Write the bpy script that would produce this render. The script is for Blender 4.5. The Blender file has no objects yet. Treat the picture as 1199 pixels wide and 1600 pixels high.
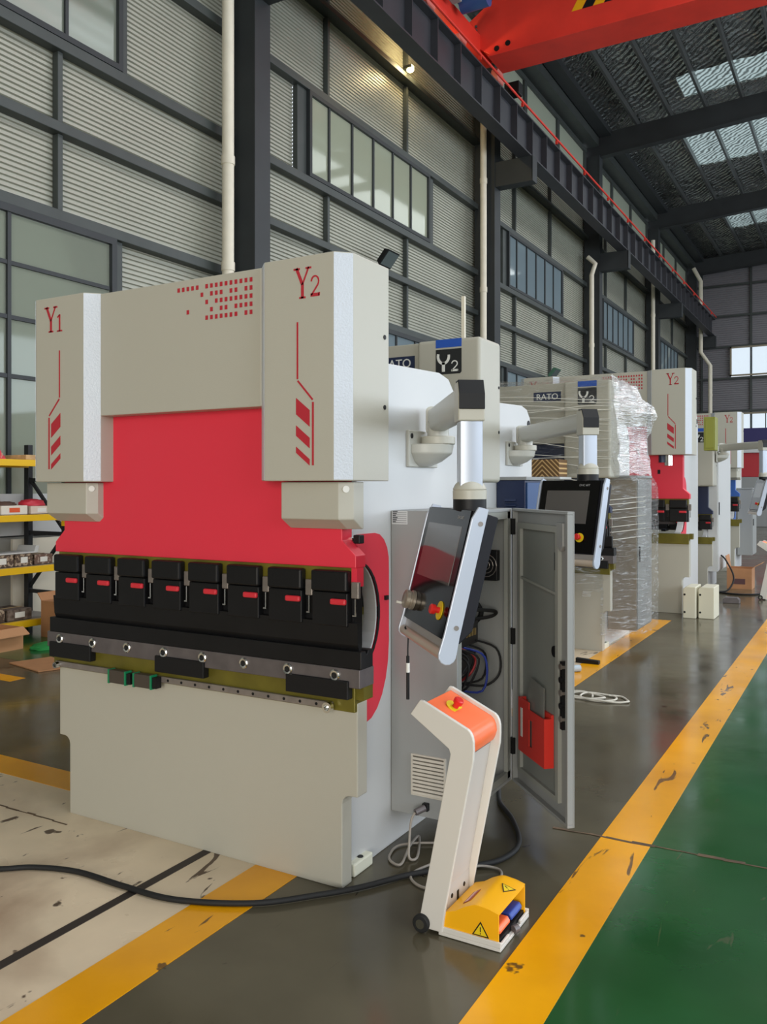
import bpy, math, random
from mathutils import Matrix, Vector
random.seed(7)
R = math.radians
scene = bpy.context.scene
COL = scene.collection

# ------------------------------------------------------------------ camera
cam = bpy.data.cameras.new('camera'); camo = bpy.data.objects.new('camera', cam); COL.objects.link(camo)
cam.sensor_fit = 'HORIZONTAL'; cam.sensor_width = 36.0
cam.lens = 1320.0 / 1199.0 * 36.0
cam.shift_y = -40.0 / 1199.0
cam.clip_end = 300
camo.location = (0, 0, 1.5)
camo.rotation_euler = (R(90), 0, R(29.834))
scene.camera = camo

# ------------------------------------------------------------------ daylight
world = bpy.data.worlds.new('overcast'); scene.world = world; world.use_nodes = True
wb = world.node_tree.nodes['Background']
wb.inputs[0].default_value = (0.86, 0.93, 1.0, 1); wb.inputs[1].default_value = 1.0

def area(name, loc, rot, sx, sy, power, color):
    l = bpy.data.lights.new(name, 'AREA'); l.shape = 'RECTANGLE'; l.size = sx; l.size_y = sy
    l.energy = power; l.color = color
    o = bpy.data.objects.new(name, l); COL.objects.link(o); o.location = loc; o.rotation_euler = rot
    return o
# daylight entering through the band of windows of the right wall
area('window_daylight', (12.3, 14, 4.6), (0, R(90), 0), 5.4, 44, 2600, (0.80, 0.89, 1.0))
# daylight entering through the roof skylights
for k, yy in enumerate((4, 13, 22, 31, 40)):
    area('skylight_daylight', (4.0, yy, 13.2), (0, 0, 0), 7.0, 8.2, 600, (0.95, 0.98, 1.0))
# warm fill lamp added at an unseen gate behind the camera, brightens the fronts
area('rear_gate_fill', (3.0, -9.3, 2.6), (R(90), 0, 0), 6.0, 5.0, 780, (1.0, 0.93, 0.82))
scene.view_settings.view_transform = 'Standard'; scene.view_settings.look = 'None'
scene.view_settings.gamma = 1.0; scene.view_settings.use_curve_mapping = False
scene.view_settings.exposure = 0.15

# ------------------------------------------------------------------ materials
def lin(c):
    out = []
    for v in c:
        v /= 255.0
        out.append(v / 12.92 if v <= 0.04045 else ((v + 0.055) / 1.055) ** 2.4)
    return tuple(out) + (1.0,)
MATS = {}
def mat(name, rgb, rough=0.5, metal=0.0, var=0.0, vscale=3.0, bump=0.0, bscale=40.0, coat=0.0, rgb2=None, spec=0.5, detail=4.0, thr=None):
    if name in MATS: return MATS[name]
    m = bpy.data.materials.new(name); m.use_nodes = True; MATS[name] = m
    nt = m.node_tree; b = nt.nodes['Principled BSDF']
    b.inputs['Base Color'].default_value = lin(rgb); b.inputs['Roughness'].default_value = rough
    b.inputs['Metallic'].default_value = metal; b.inputs['Coat Weight'].default_value = coat
    b.inputs['Specular IOR Level'].default_value = spec
    tc = nt.nodes.new('ShaderNodeTexCoord')
    if var or rgb2:
        n = nt.nodes.new('ShaderNodeTexNoise'); n.inputs['Scale'].default_value = vscale; n.inputs['Detail'].default_value = detail
        nt.links.new(tc.outputs['Object'], n.inputs['Vector'])
        r = nt.nodes.new('ShaderNodeValToRGB'); nt.links.new(n.outputs['Fac'], r.inputs[0])
        if rgb2:
            t0, t1 = thr or (0.4, 0.6)
            r.color_ramp.elements[0].position = t0; r.color_ramp.elements[1].position = t1
            r.color_ramp.elements[0].color = lin(rgb); r.color_ramp.elements[1].color = lin(rgb2)
        else:
            c = lin(rgb)
            r.color_ramp.elements[0].position = 0.3; r.color_ramp.elements[1].position = 0.7
            r.color_ramp.elements[0].color = tuple(x * (1 - var) for x in c[:3]) + (1,)
            r.color_ramp.elements[1].color = tuple(min(1, x * (1 + var)) for x in c[:3]) + (1,)
        nt.links.new(r.outputs[0], b.inputs['Base Color'])
    if bump:
        n2 = nt.nodes.new('ShaderNodeTexNoise'); n2.inputs['Scale'].default_value = bscale; n2.inputs['Detail'].default_value = 3
        nt.links.new(tc.outputs['Object'], n2.inputs['Vector'])
        bp = nt.nodes.new('ShaderNodeBump'); bp.inputs['Strength'].default_value = bump; bp.inputs['Distance'].default_value = 0.01
        nt.links.new(n2.outputs['Fac'], bp.inputs['Height']); nt.links.new(bp.outputs[0], b.inputs['Normal'])
    return m
def emit(name, rgb, s):
    if name in MATS: return MATS[name]
    m = bpy.data.materials.new(name); m.use_nodes = True; MATS[name] = m
    b = m.node_tree.nodes['Principled BSDF']; b.inputs['Base Color'].default_value = lin(rgb)
    b.inputs['Emission Color'].default_value = lin(rgb); b.inputs['Emission Strength'].default_value = s
    return m
def floor_paint(name, rgb, chip, rough=0.22, chips=0.66, vscale=1.6, stain=None, sfrac=0.25):
    """painted concrete: slow tone drift, dark chips and scratches, glossy coat with scuffed roughness"""
    m = bpy.data.materials.new(name); m.use_nodes = True; MATS[name] = m
    nt = m.node_tree; N = nt.nodes.new; Lk = nt.links.new; b = nt.nodes['Principled BSDF']
    tc = N('ShaderNodeTexCoord'); src = tc.outputs['Object']
    def noise(s, d, vec=src, dist=0.0):
        n = N('ShaderNodeTexNoise'); n.inputs['Scale'].default_value = s; n.inputs['Detail'].default_value = d
        n.inputs['Distortion'].default_value = dist; Lk(vec, n.inputs['Vector']); return n.outputs['Fac']
    def ramp(fac, p0, p1, c0, c1):
        r = N('ShaderNodeValToRGB'); e = r.color_ramp.elements; e[0].position = p0; e[1].position = p1; e[0].color = c0; e[1].color = c1
        Lk(fac, r.inputs[0]); return r.outputs[0]
    def mix(f, a, c):
        x = N('ShaderNodeMix'); x.data_type = 'RGBA'
        Lk(f, x.inputs['Factor'])
        for s_, v in ((x.inputs[6], a), (x.inputs[7], c)):
            if isinstance(v, tuple): s_.default_value = v
            else: Lk(v, s_)
        return x.outputs[2]
    c = lin(rgb); W = (1, 1, 1, 1); K = (0, 0, 0, 1)
    base = ramp(noise(vscale, 5), 0.3, 0.72, tuple(x * 0.8 for x in c[:3]) + (1,), tuple(min(1, x * 1.2) for x in c[:3]) + (1,))
    if stain:
        base = mix(ramp(noise(0.9, 6, dist=0.6), 0.5, 0.72, K, (sfrac * 3,) * 3 + (1,)), base, lin(stain))
    mp = N('ShaderNodeMapping'); mp.inputs['Scale'].default_value = (9, 2.2, 1); mp.inputs['Rotation'].default_value = (0, 0, 0.6); Lk(src, mp.inputs['Vector'])
    base = mix(ramp(noise(1.3, 5, mp.outputs[0], 1.2), chips + 0.02, chips + 0.05, K, W), base, lin(chip))
    base = mix(ramp(noise(7.0, 4), chips + 0.035, chips + 0.06, K, W), base, lin(chip))
    Lk(base, b.inputs['Base Color'])
    Lk(ramp(noise(2.5, 5), 0.3, 0.75, (rough * 0.7,) * 3 + (1,), (min(1, rough * 1.6),) * 3 + (1,)), b.inputs['Roughness'])
    bp = N('ShaderNodeBump'); bp.inputs['Strength'].default_value = 0.12; bp.inputs['Distance'].default_value = 0.01
    Lk(noise(5, 4), bp.inputs['Height']); Lk(bp.outputs[0], b.inputs['Normal'])
    return m

PAINT = mat('grey_white_paint', (180, 177, 164), 0.42, bump=0.05, bscale=260)
PAINTT = mat('textured_glint_paint', (196, 202, 210), 0.4, metal=0.1, bump=0.28, bscale=130, spec=0.6)  # lighter, bluer copy of the cover paint: chamfer glint put into the colour
WHITE = mat('white_paint', (200, 201, 200), 0.38, bump=0.03, bscale=200)
RED = mat('red_paint', (224, 50, 70), 0.4, bump=0.04, bscale=200)
DECAL = mat('red_decal', (178, 36, 50), 0.5)
NAVY = mat('navy_paint', (24, 38, 72), 0.4)
BLUE = mat('blue_paint', (44, 92, 170), 0.4)
OLIVE = mat('olive_table', (112, 104, 36), 0.35, var=0.25, vscale=6, metal=0.3)
BLACK = mat('black_oxide', (17, 17, 19), 0.45, metal=0.0, spec=0.3, var=0.2, vscale=8)
BLACKP = mat('black_plastic', (19, 19, 21), 0.5, spec=0.3)
RUBBER = mat('black_rubber', (20, 20, 20), 0.7)
STEEL = mat('ground_steel', (138, 130, 124), 0.34, metal=0.45, var=0.15, vscale=20)
DSTEEL = mat('dark_steel', (98, 92, 92), 0.38, metal=0.25, var=0.15, vscale=15)
CHROME = mat('bright_steel', (215, 215, 212), 0.16, metal=1.0)
CABGREY = mat('cabinet_grey', (146, 148, 147), 0.42, bump=0.05, bscale=240)
CABIN = mat('cabinet_inside_grey', (150, 152, 146), 0.5, bump=0.04, bscale=240)
YELLOW = mat('yellow_plastic', (246, 178, 14), 0.38)
ORANGE = mat('orange_plastic', (250, 116, 66), 0.38)
ESTOP = mat('button_red', (214, 38, 34), 0.35)
EYEL = mat('button_ring_yellow', (232, 200, 24), 0.45)
GREENP = mat('green_plastic', (20, 128, 84), 0.4)
GLASS = mat('screen_glass', (8, 8, 9), 0.12, spec=0.2)
SCREEN = mat('screen_panel', (84, 80, 78), 0.09, spec=0.7)
ALU = mat('brushed_aluminium_paint', (184, 192, 206), 0.3, metal=0.15)
STRUCT = mat('structural_dark_grey', (45, 49, 51), 0.55, var=0.12, vscale=2)
GIRT = mat('girt_grey', (70, 75, 73), 0.5, metal=0.2, var=0.1, vscale=3)
SHEET = mat('corrugated_sheet', (168, 168, 154), 0.42, metal=0.15, var=0.05, vscale=1.2)
SHEETD = mat('corrugated_sheet_far', (132, 130, 134), 0.5, metal=0.1)
PVC = mat('cream_pvc', (226, 218, 198), 0.42, var=0.05, vscale=6)
CRANE = mat('crane_red', (230, 58, 44), 0.45, var=0.1, vscale=1.5)
CARD = mat('cardboard', (178, 128, 88), 0.75, var=0.08, vscale=9)
CARDI = mat('cardboard_inside', (140, 98, 66), 0.8)
RACKY = mat('rack_yellow', (240, 190, 20), 0.4)
RACKB = mat('rack_black', (28, 30, 34), 0.5)
WOOD = mat('pale_wood', (206, 168, 118), 0.6, var=0.2, vscale=14)
GREYCAB = mat('grey_cable', (150, 142, 132), 0.5)
BLUECAB = mat('blue_cable', (40, 60, 150), 0.5)
COPPER = mat('terminal_brass', (196, 168, 110), 0.35, metal=0.8)
BLACKD = mat('socket_black', (12, 12, 12), 0.7)
PAPER = mat('paper_white', (226, 226, 220), 0.7)

def glass_mat(name, tint, transp, rough=0.05, haze=(190, 196, 184)):
    """window glass: part clear, part translucent haze, fresnel reflection"""
    m = bpy.data.materials.new(name); m.use_nodes = True; MATS[name] = m
    nt = m.node_tree; nt.nodes.clear(); N = nt.nodes.new; Lk = nt.links.new
    out = N('ShaderNodeOutputMaterial'); tr = N('ShaderNodeBsdfTransparent'); tr.inputs[0].default_value = lin(tint)
    tl = N('ShaderNodeBsdfTranslucent'); tl.inputs[0].default_value = lin(haze)
    df = N('ShaderNodeBsdfDiffuse'); df.inputs[0].default_value = lin(haze)
    g = N('ShaderNodeBsdfGlossy'); g.inputs['Roughness'].default_value = rough; g.inputs[0].default_value = (0.9, 0.95, 0.92, 1)
    m0 = N('ShaderNodeMixShader'); m0.inputs[0].default_value = 0.35; Lk(tl.outputs[0], m0.inputs[1]); Lk(df.outputs[0], m0.inputs[2])
    m1 = N('ShaderNodeMixShader'); m1.inputs[0].default_value = transp; Lk(m0.outputs[0], m1.inputs[1]); Lk(tr.outputs[0], m1.inputs[2])
    fr = N('ShaderNodeFresnel'); fr.inputs[0].default_value = 1.5
    m2 = N('ShaderNodeMixShader'); Lk(fr.outputs[0], m2.inputs[0]); Lk(m1.outputs[0], m2.inputs[1]); Lk(g.outputs[0], m2.inputs[2])
    Lk(m2.outputs[0], out.inputs[0]); return m
PANE = glass_mat('hazy_window_glass', (150, 156, 144), 0.3, haze=(196, 200, 186))
PANE2 = glass_mat('pale_window_glass', (206, 208, 190), 0.35, haze=(232, 234, 214))  # paler copy of the pane glass; brighter window light put into the colour
PANEB = glass_mat('bluish_window_glass', (168, 186, 196), 0.4, haze=(196, 210, 216))  # bluish copy for far bays, their window brightness put into the colour
CLERE = glass_mat('translucent_panel', (180, 190, 176), 0.1, 0.3, haze=(206, 210, 196))
SKYL = glass_mat('translucent_roof_sheet', (220, 226, 226), 0.15, 0.4, haze=(205, 212, 214))
BRIGHT = glass_mat('bright_window_glass', (250, 253, 255), 0.95, haze=(240, 246, 250))

def film_mat(nm='stretch_film', lo=.015, hi=.3, refl=.4, dist=.06):
    m = bpy.data.materials.new(nm); m.use_nodes = True; MATS[nm] = m
    nt = m.node_tree; nt.nodes.clear(); N = nt.nodes.new; Lk = nt.links.new
    out = N('ShaderNodeOutputMaterial'); tc = N('ShaderNodeTexCoord')
    mp = N('ShaderNodeMapping'); mp.inputs['Scale'].default_value = (1.0, 1.0, 7.0); mp.inputs['Rotation'].default_value = (0.25, 0.2, 0.1); Lk(tc.outputs['Object'], mp.inputs['Vector'])
    n = N('ShaderNodeTexNoise'); n.inputs['Scale'].default_value = 5; n.inputs['Detail'].default_value = 8; n.inputs['Distortion'].default_value = 1.6; Lk(mp.outputs[0], n.inputs['Vector'])
    bp = N('ShaderNodeBump'); bp.inputs['Strength'].default_value = 0.7; bp.inputs['Distance'].default_value = dist; Lk(n.outputs['Fac'], bp.inputs['Height'])
    tr = N('ShaderNodeBsdfTransparent'); tr.inputs[0].default_value = (0.97, 0.97, 0.96, 1)
    g = N('ShaderNodeBsdfGlossy'); g.inputs['Roughness'].default_value = 0.12; g.inputs[0].default_value = (1, 1, 1, 1); Lk(bp.outputs[0], g.inputs['Normal'])
    d = N('ShaderNodeBsdfDiffuse'); d.inputs[0].default_value = (0.8, 0.82, 0.84, 1); Lk(bp.outputs[0], d.inputs['Normal'])
    r = N('ShaderNodeValToRGB'); r.color_ramp.elements[0].position = 0.52; r.color_ramp.elements[1].position = 0.75
    r.color_ramp.elements[0].color = (lo,) * 3 + (1,); r.color_ramp.elements[1].color = (hi,) * 3 + (1,); Lk(n.outputs['Fac'], r.inputs[0])
    a = N('ShaderNodeMixShader'); Lk(r.outputs[0], a.inputs[0]); Lk(tr.outputs[0], a.inputs[1]); Lk(d.outputs[0], a.inputs[2])
    fr = N('ShaderNodeFresnel'); fr.inputs[0].default_value = 1.45; Lk(bp.outputs[0], fr.inputs['Normal'])
    fm = N('ShaderNodeMath'); fm.operation = 'MULTIPLY'; fm.inputs[1].default_value = refl; Lk(fr.outputs[0], fm.inputs[0])
    c = N('ShaderNodeMixShader'); Lk(fm.outputs[0], c.inputs[0]); Lk(a.outputs[0], c.inputs[1]); Lk(g.outputs[0], c.inputs[2])
    Lk(c.outputs[0], out.inputs[0]); return m
FILM = film_mat(); FILMH = film_mat('crumpled_film', .05, .5, .5, .06)

def foil_mat():
    m = bpy.data.materials.new('roof_insulation_foil'); m.use_nodes = True
    nt = m.node_tree; N = nt.nodes.new; Lk = nt.links.new; b = nt.nodes['Principled BSDF']
    b.inputs['Base Color'].default_value = lin((186, 188, 184)); b.inputs['Metallic'].default_value = 0.95; b.inputs['Roughness'].default_value = 0.24
    tc = N('ShaderNodeTexCoord')
    mp = N('ShaderNodeMapping'); mp.inputs['Scale'].default_value = (1.0, 0.45, 1); Lk(tc.outputs['Object'], mp.inputs['Vector'])
    n = N('ShaderNodeTexNoise'); n.inputs['Scale'].default_value = 4.0; n.inputs['Detail'].default_value = 6; n.inputs['Distortion'].default_value = 0.8; Lk(mp.outputs[0], n.inputs['Vector'])
    w = N('ShaderNodeTexWave'); w.inputs['Scale'].default_value = 2.2; w.inputs['Distortion'].default_value = 5; w.inputs['Detail'].default_value = 3; w.bands_direction = 'DIAGONAL'; Lk(tc.outputs['Object'], w.inputs['Vector'])
    ad = N('ShaderNodeMath'); ad.operation = 'ADD'; Lk(n.outputs['Fac'], ad.inputs[0]); Lk(w.outputs['Fac'], ad.inputs[1])
    bp = N('ShaderNodeBump'); bp.inputs['Strength'].default_value = 1.0; bp.inputs['Distance'].default_value = 0.14; Lk(ad.outputs[0], bp.inputs['Height'])
    Lk(bp.outputs[0], b.inputs['Normal']); return m
FOIL = foil_mat()
def skyfoil():
    m = glass_mat('translucent_roof_sheet_with_netting', (200, 214, 210), 0.1, 0.4, haze=(190, 204, 200))
    nt = m.node_tree; N = nt.nodes.new; Lk = nt.links.new
    tl = [n for n in nt.nodes if n.type == 'BSDF_TRANSLUCENT'][0]; tc = N('ShaderNodeTexCoord')
    w = N('ShaderNodeTexWave'); w.inputs['Scale'].default_value = 2.6; w.inputs['Distortion'].default_value = 7; w.inputs['Detail'].default_value = 3; w.bands_direction = 'DIAGONAL'; Lk(tc.outputs['Object'], w.inputs['Vector'])
    r = N('ShaderNodeValToRGB'); r.color_ramp.elements[0].color = lin((44, 52, 52)); r.color_ramp.elements[1].color = lin((214, 230, 226)); r.color_ramp.elements[0].position = .15; r.color_ramp.elements[1].position = .75; Lk(w.outputs['Fac'], r.inputs[0]); Lk(r.outputs[0], tl.inputs[0])
    return m
SKYF = skyfoil()

# ------------------------------------------------------------------ mesh builder
class MB:
    def __init__(s): s.v = []; s.f = []
    def add(s, vs, fs):
        o = len(s.v); s.v += [tuple(v) for v in vs]; s.f += [tuple(i + o for i in f) for f in fs]; return s
    def box(s, x0, x1, y0, y1, z0, z1):
        return s.add([(x0, y0, z0), (x1, y0, z0), (x1, y1, z0), (x0, y1, z0), (x0, y0, z1), (x1, y0, z1), (x1, y1, z1), (x0, y1, z1)],
                     [(0, 3, 2, 1), (4, 5, 6, 7), (0, 1, 5, 4), (1, 2, 6, 5), (2, 3, 7, 6), (3, 0, 4, 7)])
    def prism(s, pts, axis, a, b):
        area_ = sum(pts[i][0] * pts[(i + 1) % len(pts)][1] - pts[(i + 1) % len(pts)][0] * pts[i][1] for i in range(len(pts)))
        if area_ < 0: pts = pts[::-1]
        def P(p, t): return {'x': (t, p[0], p[1]), 'y': (p[0], t, p[1]), 'z': (p[0], p[1], t)}[axis]
        n = len(pts); vs = [P(p, a) for p in pts] + [P(p, b) for p in pts]
        lo = tuple(range(n))[::-1]; hi = tuple(range(n, 2 * n)); sd = [(i, (i + 1) % n, (i + 1) % n + n, i + n) for i in range(n)]
        if axis == 'y': lo, hi, sd = lo[::-1], hi[::-1], [q[::-1] for q in sd]
        return s.add(vs, [lo, hi] + sd)
    def loft(s, rings, closed=True, caps=True):
        n = len(rings[0]); vs = [p for r in rings for p in r]; fs = []
        for k in range(len(rings) - 1):
            for i in range(n if closed else n - 1):
                j = (i + 1) % n; fs.append((k * n + i, k * n + j, (k + 1) * n + j, (k + 1) * n + i))
        if caps and closed: fs += [tuple(range(n))[::-1], tuple(range((len(rings) - 1) * n, len(rings) * n))]
        return s.add(vs, fs)
    def cyl(s, p0, p1, r0, r1=None, n=16):
        r1 = r0 if r1 is None else r1; p0 = Vector(p0); p1 = Vector(p1); d = (p1 - p0).normalized()
        a = d.orthogonal().normalized(); b = d.cross(a)
        def ring(c, r): return [c + a * (r * math.cos(2 * math.pi * i / n)) + b * (r * math.sin(2 * math.pi * i / n)) for i in range(n)]
        return s.loft([ring(p0, r0), ring(p1, r1)])
    def lathe(s, p0, d, prof, n=20):
        p0 = Vector(p0); d = Vector(d).normalized(); a = d.orthogonal().normalized(); b = d.cross(a)
        return s.loft([[p0 + d * h + a * (r * math.cos(2 * math.pi * i / n)) + b * (r * math.sin(2 * math.pi * i / n)) for i in range(n)] for h, r in prof])
    def tube(s, path, r, n=8, sub=0):
        pts = [Vector(p) for p in path]
        if sub: pts = smooth_path(pts, sub)
        rings = []; up = None
        for i, p in enumerate(pts):
            t = (pts[min(i + 1, len(pts) - 1)] - pts[max(i - 1, 0)]).normalized()
            if up is None: up = t.orthogonal().normalized()
            up = (up - t * up.dot(t)).normalized(); b = t.cross(up)
            rr = r[i] if isinstance(r, (list, tuple)) else r
            rings.append([p + up * (rr * math.cos(2 * math.pi * k / n)) + b * (rr * math.sin(2 * math.pi * k / n)) for k in range(n)])
        return s.loft(rings)
    def xf(s, M): s.v = [tuple(M @ Vector(v)) for v in s.v]; return s
    def build(s, name, m, parent=None, bevel=0.0, seg=2, smooth=None, loc=None):
        me = bpy.data.meshes.new(name); me.from_pydata(s.v, [], s.f); me.update(); me.materials.append(m)
        if smooth is not None:
            me.shade_smooth()
            me.set_sharp_from_angle(angle=R(smooth))
        return link(name, me, parent, bevel, seg, loc)
def link(name, me, parent=None, bevel=0.0, seg=2, loc=None):
    o = bpy.data.objects.new(name, me); COL.objects.link(o)
    if parent is not None: o.parent = parent
    if loc is not None: o.location = loc
    if bevel:
        md = o.modifiers.new('bevel', 'BEVEL'); md.width = bevel; md.segments = seg; md.limit_method = 'ANGLE'; md.angle_limit = R(40)
    return o
def smooth_path(p, k):
    out = []
    for i in range(len(p) - 1):
        p0 = p[max(i - 1, 0)]; p1 = p[i]; p2 = p[i + 1]; p3 = p[min(i + 2, len(p) - 1)]
        for j in range(k):
            t = j / k
            out.append(0.5 * ((2 * p1) + (p2 - p0) * t + (2 * p0 - 5 * p1 + 4 * p2 - p3) * t * t + (3 * p1 - p0 - 3 * p2 + p3) * t ** 3))
    return out + [p[-1]]
def tag(o, label, cat, group=None):
    o['label'] = label; o['category'] = cat
    if group: o['group'] = group
    return o
def struct(o): o['kind'] = 'structure'; return o
def thing(name, label, cat, loc=(0, 0, 0), rz=0, group=None, scale=1.0):
    o = bpy.data.objects.new(name, None); COL.objects.link(o); o.location = loc; o.rotation_euler = (0, 0, rz)
    o.scale = (scale,) * 3; o.empty_display_size = 0.1
    return tag(o, label, cat, group)
def copy_tree(o, parent=None):
    c = o.copy(); COL.objects.link(c); c.parent = parent
    for ch in list(o.children): copy_tree(ch, c)
    return c
def Bx(x0, x1, y0, y1, z0, z1): return MB().box(x0, x1, y0, y1, z0, z1)
def arc(cx, cy, r, a0, a1, n=6, ry=None):
    return [(cx + r * math.cos(R(a0 + (a1 - a0) * i / n)), cy + (ry or r) * math.sin(R(a0 + (a1 - a0) * i / n))) for i in range(n + 1)]
def stroke(mb, pts, w, y0, y1):
    """flat ribbon in the XZ plane along pts"""
    L_, R_ = [], []
    for i, p in enumerate(pts):
        a = pts[max(i - 1, 0)]; b = pts[min(i + 1, len(pts) - 1)]
        dx, dz = b[0] - a[0], b[1] - a[1]; l = math.hypot(dx, dz) or 1
        ww = w[i] if isinstance(w, (list, tuple)) else w
        L_.append((p[0] - dz / l * ww / 2, p[1] + dx / l * ww / 2)); R_.append((p[0] + dz / l * ww / 2, p[1] - dx / l * ww / 2))
    for i in range(len(pts) - 1): mb.prism([L_[i], L_[i + 1], R_[i + 1], R_[i]], 'y', y0, y1)
    return mb
def text_mesh(txt, size, m, name, parent, M, extrude=0.0012, squash=1.0):
    cu = bpy.data.curves.new('txt', 'FONT'); cu.body = txt; cu.size = size; cu.extrude = extrude; cu.align_x = 'CENTER'
    cu.resolution_u = 3
    o = bpy.data.objects.new('txt', cu); COL.objects.link(o)
    bpy.context.view_layer.update()
    me = bpy.data.meshes.new_from_object(o); bpy.data.objects.remove(o); bpy.data.curves.remove(cu)
    # text lies in XY: stand it up facing -Y
    Q = M @ Matrix.Diagonal((squash, 1, 1, 1)); Q = Q @ Matrix.Rotation(R(90), 4, 'X')
    me.transform(Q); me.materials.clear(); me.materials.append(m)
    return link(name, me, parent)
T = Matrix.Translation

# ------------------------------------------------------------------ floor
F_GREY = floor_paint('grey_floor_paint', (86, 80, 64), (46, 42, 34), 0.15, 0.68, stain=(66, 60, 46), sfrac=0.25)
F_GREEN = floor_paint('green_floor_paint', (36, 82, 42), (70, 84, 56), 0.15, 0.68, stain=(40, 100, 62), sfrac=0.2)
F_YELLOW = floor_paint('yellow_floor_paint', (242, 164, 8), (110, 76, 30), 0.18, 0.645)
F_CREAM = floor_paint('cream_floor_paint', (228, 208, 178), (86, 66, 50), 0.32, 0.63, stain=(166, 138, 112), sfrac=0.32)
F_JOINT = mat('floor_joint_black', (46, 38, 34), 0.6, var=0.2, vscale=5)
F_CRACK = mat('floor_joint_brown', (96, 76, 56), 0.8, var=0.35, vscale=12)
floor = struct(Bx(-8.5, 12.6, -9.6, 47.4, -0.12, 0).build('floor', F_GREY))
Bx(-0.785, 3.2, -9.0, 47.0, 0.0002, 0.0012).build('painted_aisle', F_GREEN, floor)
Bx(-0.99, -0.785, -9.0, 47.0, 0.0003, 0.0018).build('painted_line', F_YELLOW, floor)
for (y0, y1) in ((-3.0, 2.84), (5.2, 9.6)):
    Bx(-4.9, -2.105, y0, y1, 0.0002, 0.001).build('painted_bay', F_CREAM, floor)
    Bx(-2.105, -1.905, y0, y1 + 0.19, 0.0003, 0.0018).build('painted_line', F_YELLOW, floor)
    Bx(-5.1, -2.105, y1, y1 + 0.19, 0.0003, 0.0018).build('painted_line', F_YELLOW, floor)
Bx(-7.9, -5.72, 4.2, 4.34, 0.0003, 0.0018).build('painted_line', F_YELLOW, floor)
Bx(-7.9, -6.0, 4.75, 9.0, 0.0002, 0.001).build('painted_aisle', F_GREEN, floor)
Bx(-2.375, -2.335, -3.0, 2.84, 0.0012, 0.0028).build('joint_strip', F_JOINT, floor)
random.seed(3)
mb = MB(); x = -1.2
while x < 3.0:
    dx = random.uniform(0.05, 0.12); w0 = random.uniform(0.004, 0.014)
    y = 3.6 + 0.04 * (x + 1) + random.uniform(-0.006, 0.006); y2 = 3.6 + 0.04 * (x + dx + 1) + random.uniform(-0.006, 0.006)
    mb.prism([(x, y - w0), (x + dx, y2 - w0), (x + dx, y2 + w0 * 0.8), (x, y + w0)], 'z', 0.002, 0.003); x += dx
mb.build('joint_crack', F_CRACK, floor)
mb = MB(); x = -4.9
while x < -3.1:
    dx = random.uniform(0.05, 0.12); w0 = random.uniform(0.003, 0.008); y = 2.55 + random.uniform(-.004, .004)
    mb.prism([(x, y - w0), (x + dx, y - w0 * .7), (x + dx, y + w0), (x, y + w0 * .6)], 'z', 0.0012, 0.0022); x += dx
mb.build('joint_crack', F_CRACK, floor)

# ------------------------------------------------------------------ left wall
XS = -8.22          # sheet plane
XG = -8.06          # inner face of girts
COLY = [0.8, 9.8, 18.8, 27.8, 36.8, 45.8]
wall_left = struct(Bx(-8.42, -8.2, -9.6, 47.4, 0, 0.95).build('wall_left', mat('plinth_render', (190, 188, 182), 0.8, var=0.08)))
def sheet_mesh(y0, y1, z0, z1, per=0.062, dep=0.028):
    m = MB(); prof = []; z = z0
    while z < z1 - 1e-4:
        for fr, d in ((0, 0), (0.55, 0), (0.68, dep), (0.87, dep)):
            zz = min(z + fr * per, z1); prof.append((XS - d, zz))
        z += per
    prof.append((XS, z1))
    m.add([(p[0], y0, p[1]) for p in prof] + [(p[0], y1, p[1]) for p in prof],
          [(i, i + 1, i + 1 + len(prof), i + len(prof)) for i in range(len(prof) - 1)])
    # back skin gives the sheet its thickness
    m.add([(XS - .05, y0, z0), (XS - .05, y1, z0), (XS - .05, y1, z1), (XS - .05, y0, z1)], [(0, 1, 2, 3)])
    return m
def sheet(y0, y1, z0, z1): sheet_mesh(y0, y1, z0, z1).build('corrugated_sheet', SHEET, wall_left)
def girt(y0, y1, z, h=0.12, x1=XG): Bx(XS + .005, x1, y0, y1, z - h / 2, z + h / 2).build('girt', GIRT, wall_left, bevel=0.008)
def stud(y, z0, z1, w=0.07): Bx(XS + .005, XG - .06, y - w / 2, y + w / 2, z0, z1).build('stud', GIRT, wall_left, bevel=0.006)
WN = [0]
def window(y0, y1, z0, z1, ys, zs, pane, fw=0.07, x=-8.1, mw=0.045):
    """frame is the window itself; mullions, rails and panes are parts"""
    WN[0] += 1
    m = MB()
    m.box(x - .05, x + .05, y0, y1, z0, z0 + fw).box(x - .05, x + .05, y0, y1, z1 - fw, z1)
    m.box(x - .05, x + .05, y0, y0 + fw, z0 + fw, z1 - fw).box(x - .05, x + .05, y1 - fw, y1, z0 + fw, z1 - fw)
    w = struct(m.build('window_%d' % WN[0], STRUCT))
    for y in ys: Bx(x - .035, x + .035, y - mw / 2, y + mw / 2, z0 + fw, z1 - fw).build('mullion', STRUCT, w)
    Y = [y0 + fw] + list(ys) + [y1 - fw]; Z = [z0 + fw] + list(zs) + [z1 - fw]
    for a, b in zip(Y[:-1], Y[1:]):
        for z in zs: Bx(x - .03, x + .03, a + mw / 2, b - mw / 2, z - mw / 2, z + mw / 2).build('rail', STRUCT, w)
        for c, d in zip(Z[:-1], Z[1:]):
            Bx(x - .008, x + .002, a + .004, b - .004, c + .004, d - .004).build('pane', pane, w)
    return w
ZC, ZB, ZA, ZT, ZU = 4.62, 5.64, 6.6, 8.17, 9.72
YE = 47.2
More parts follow.
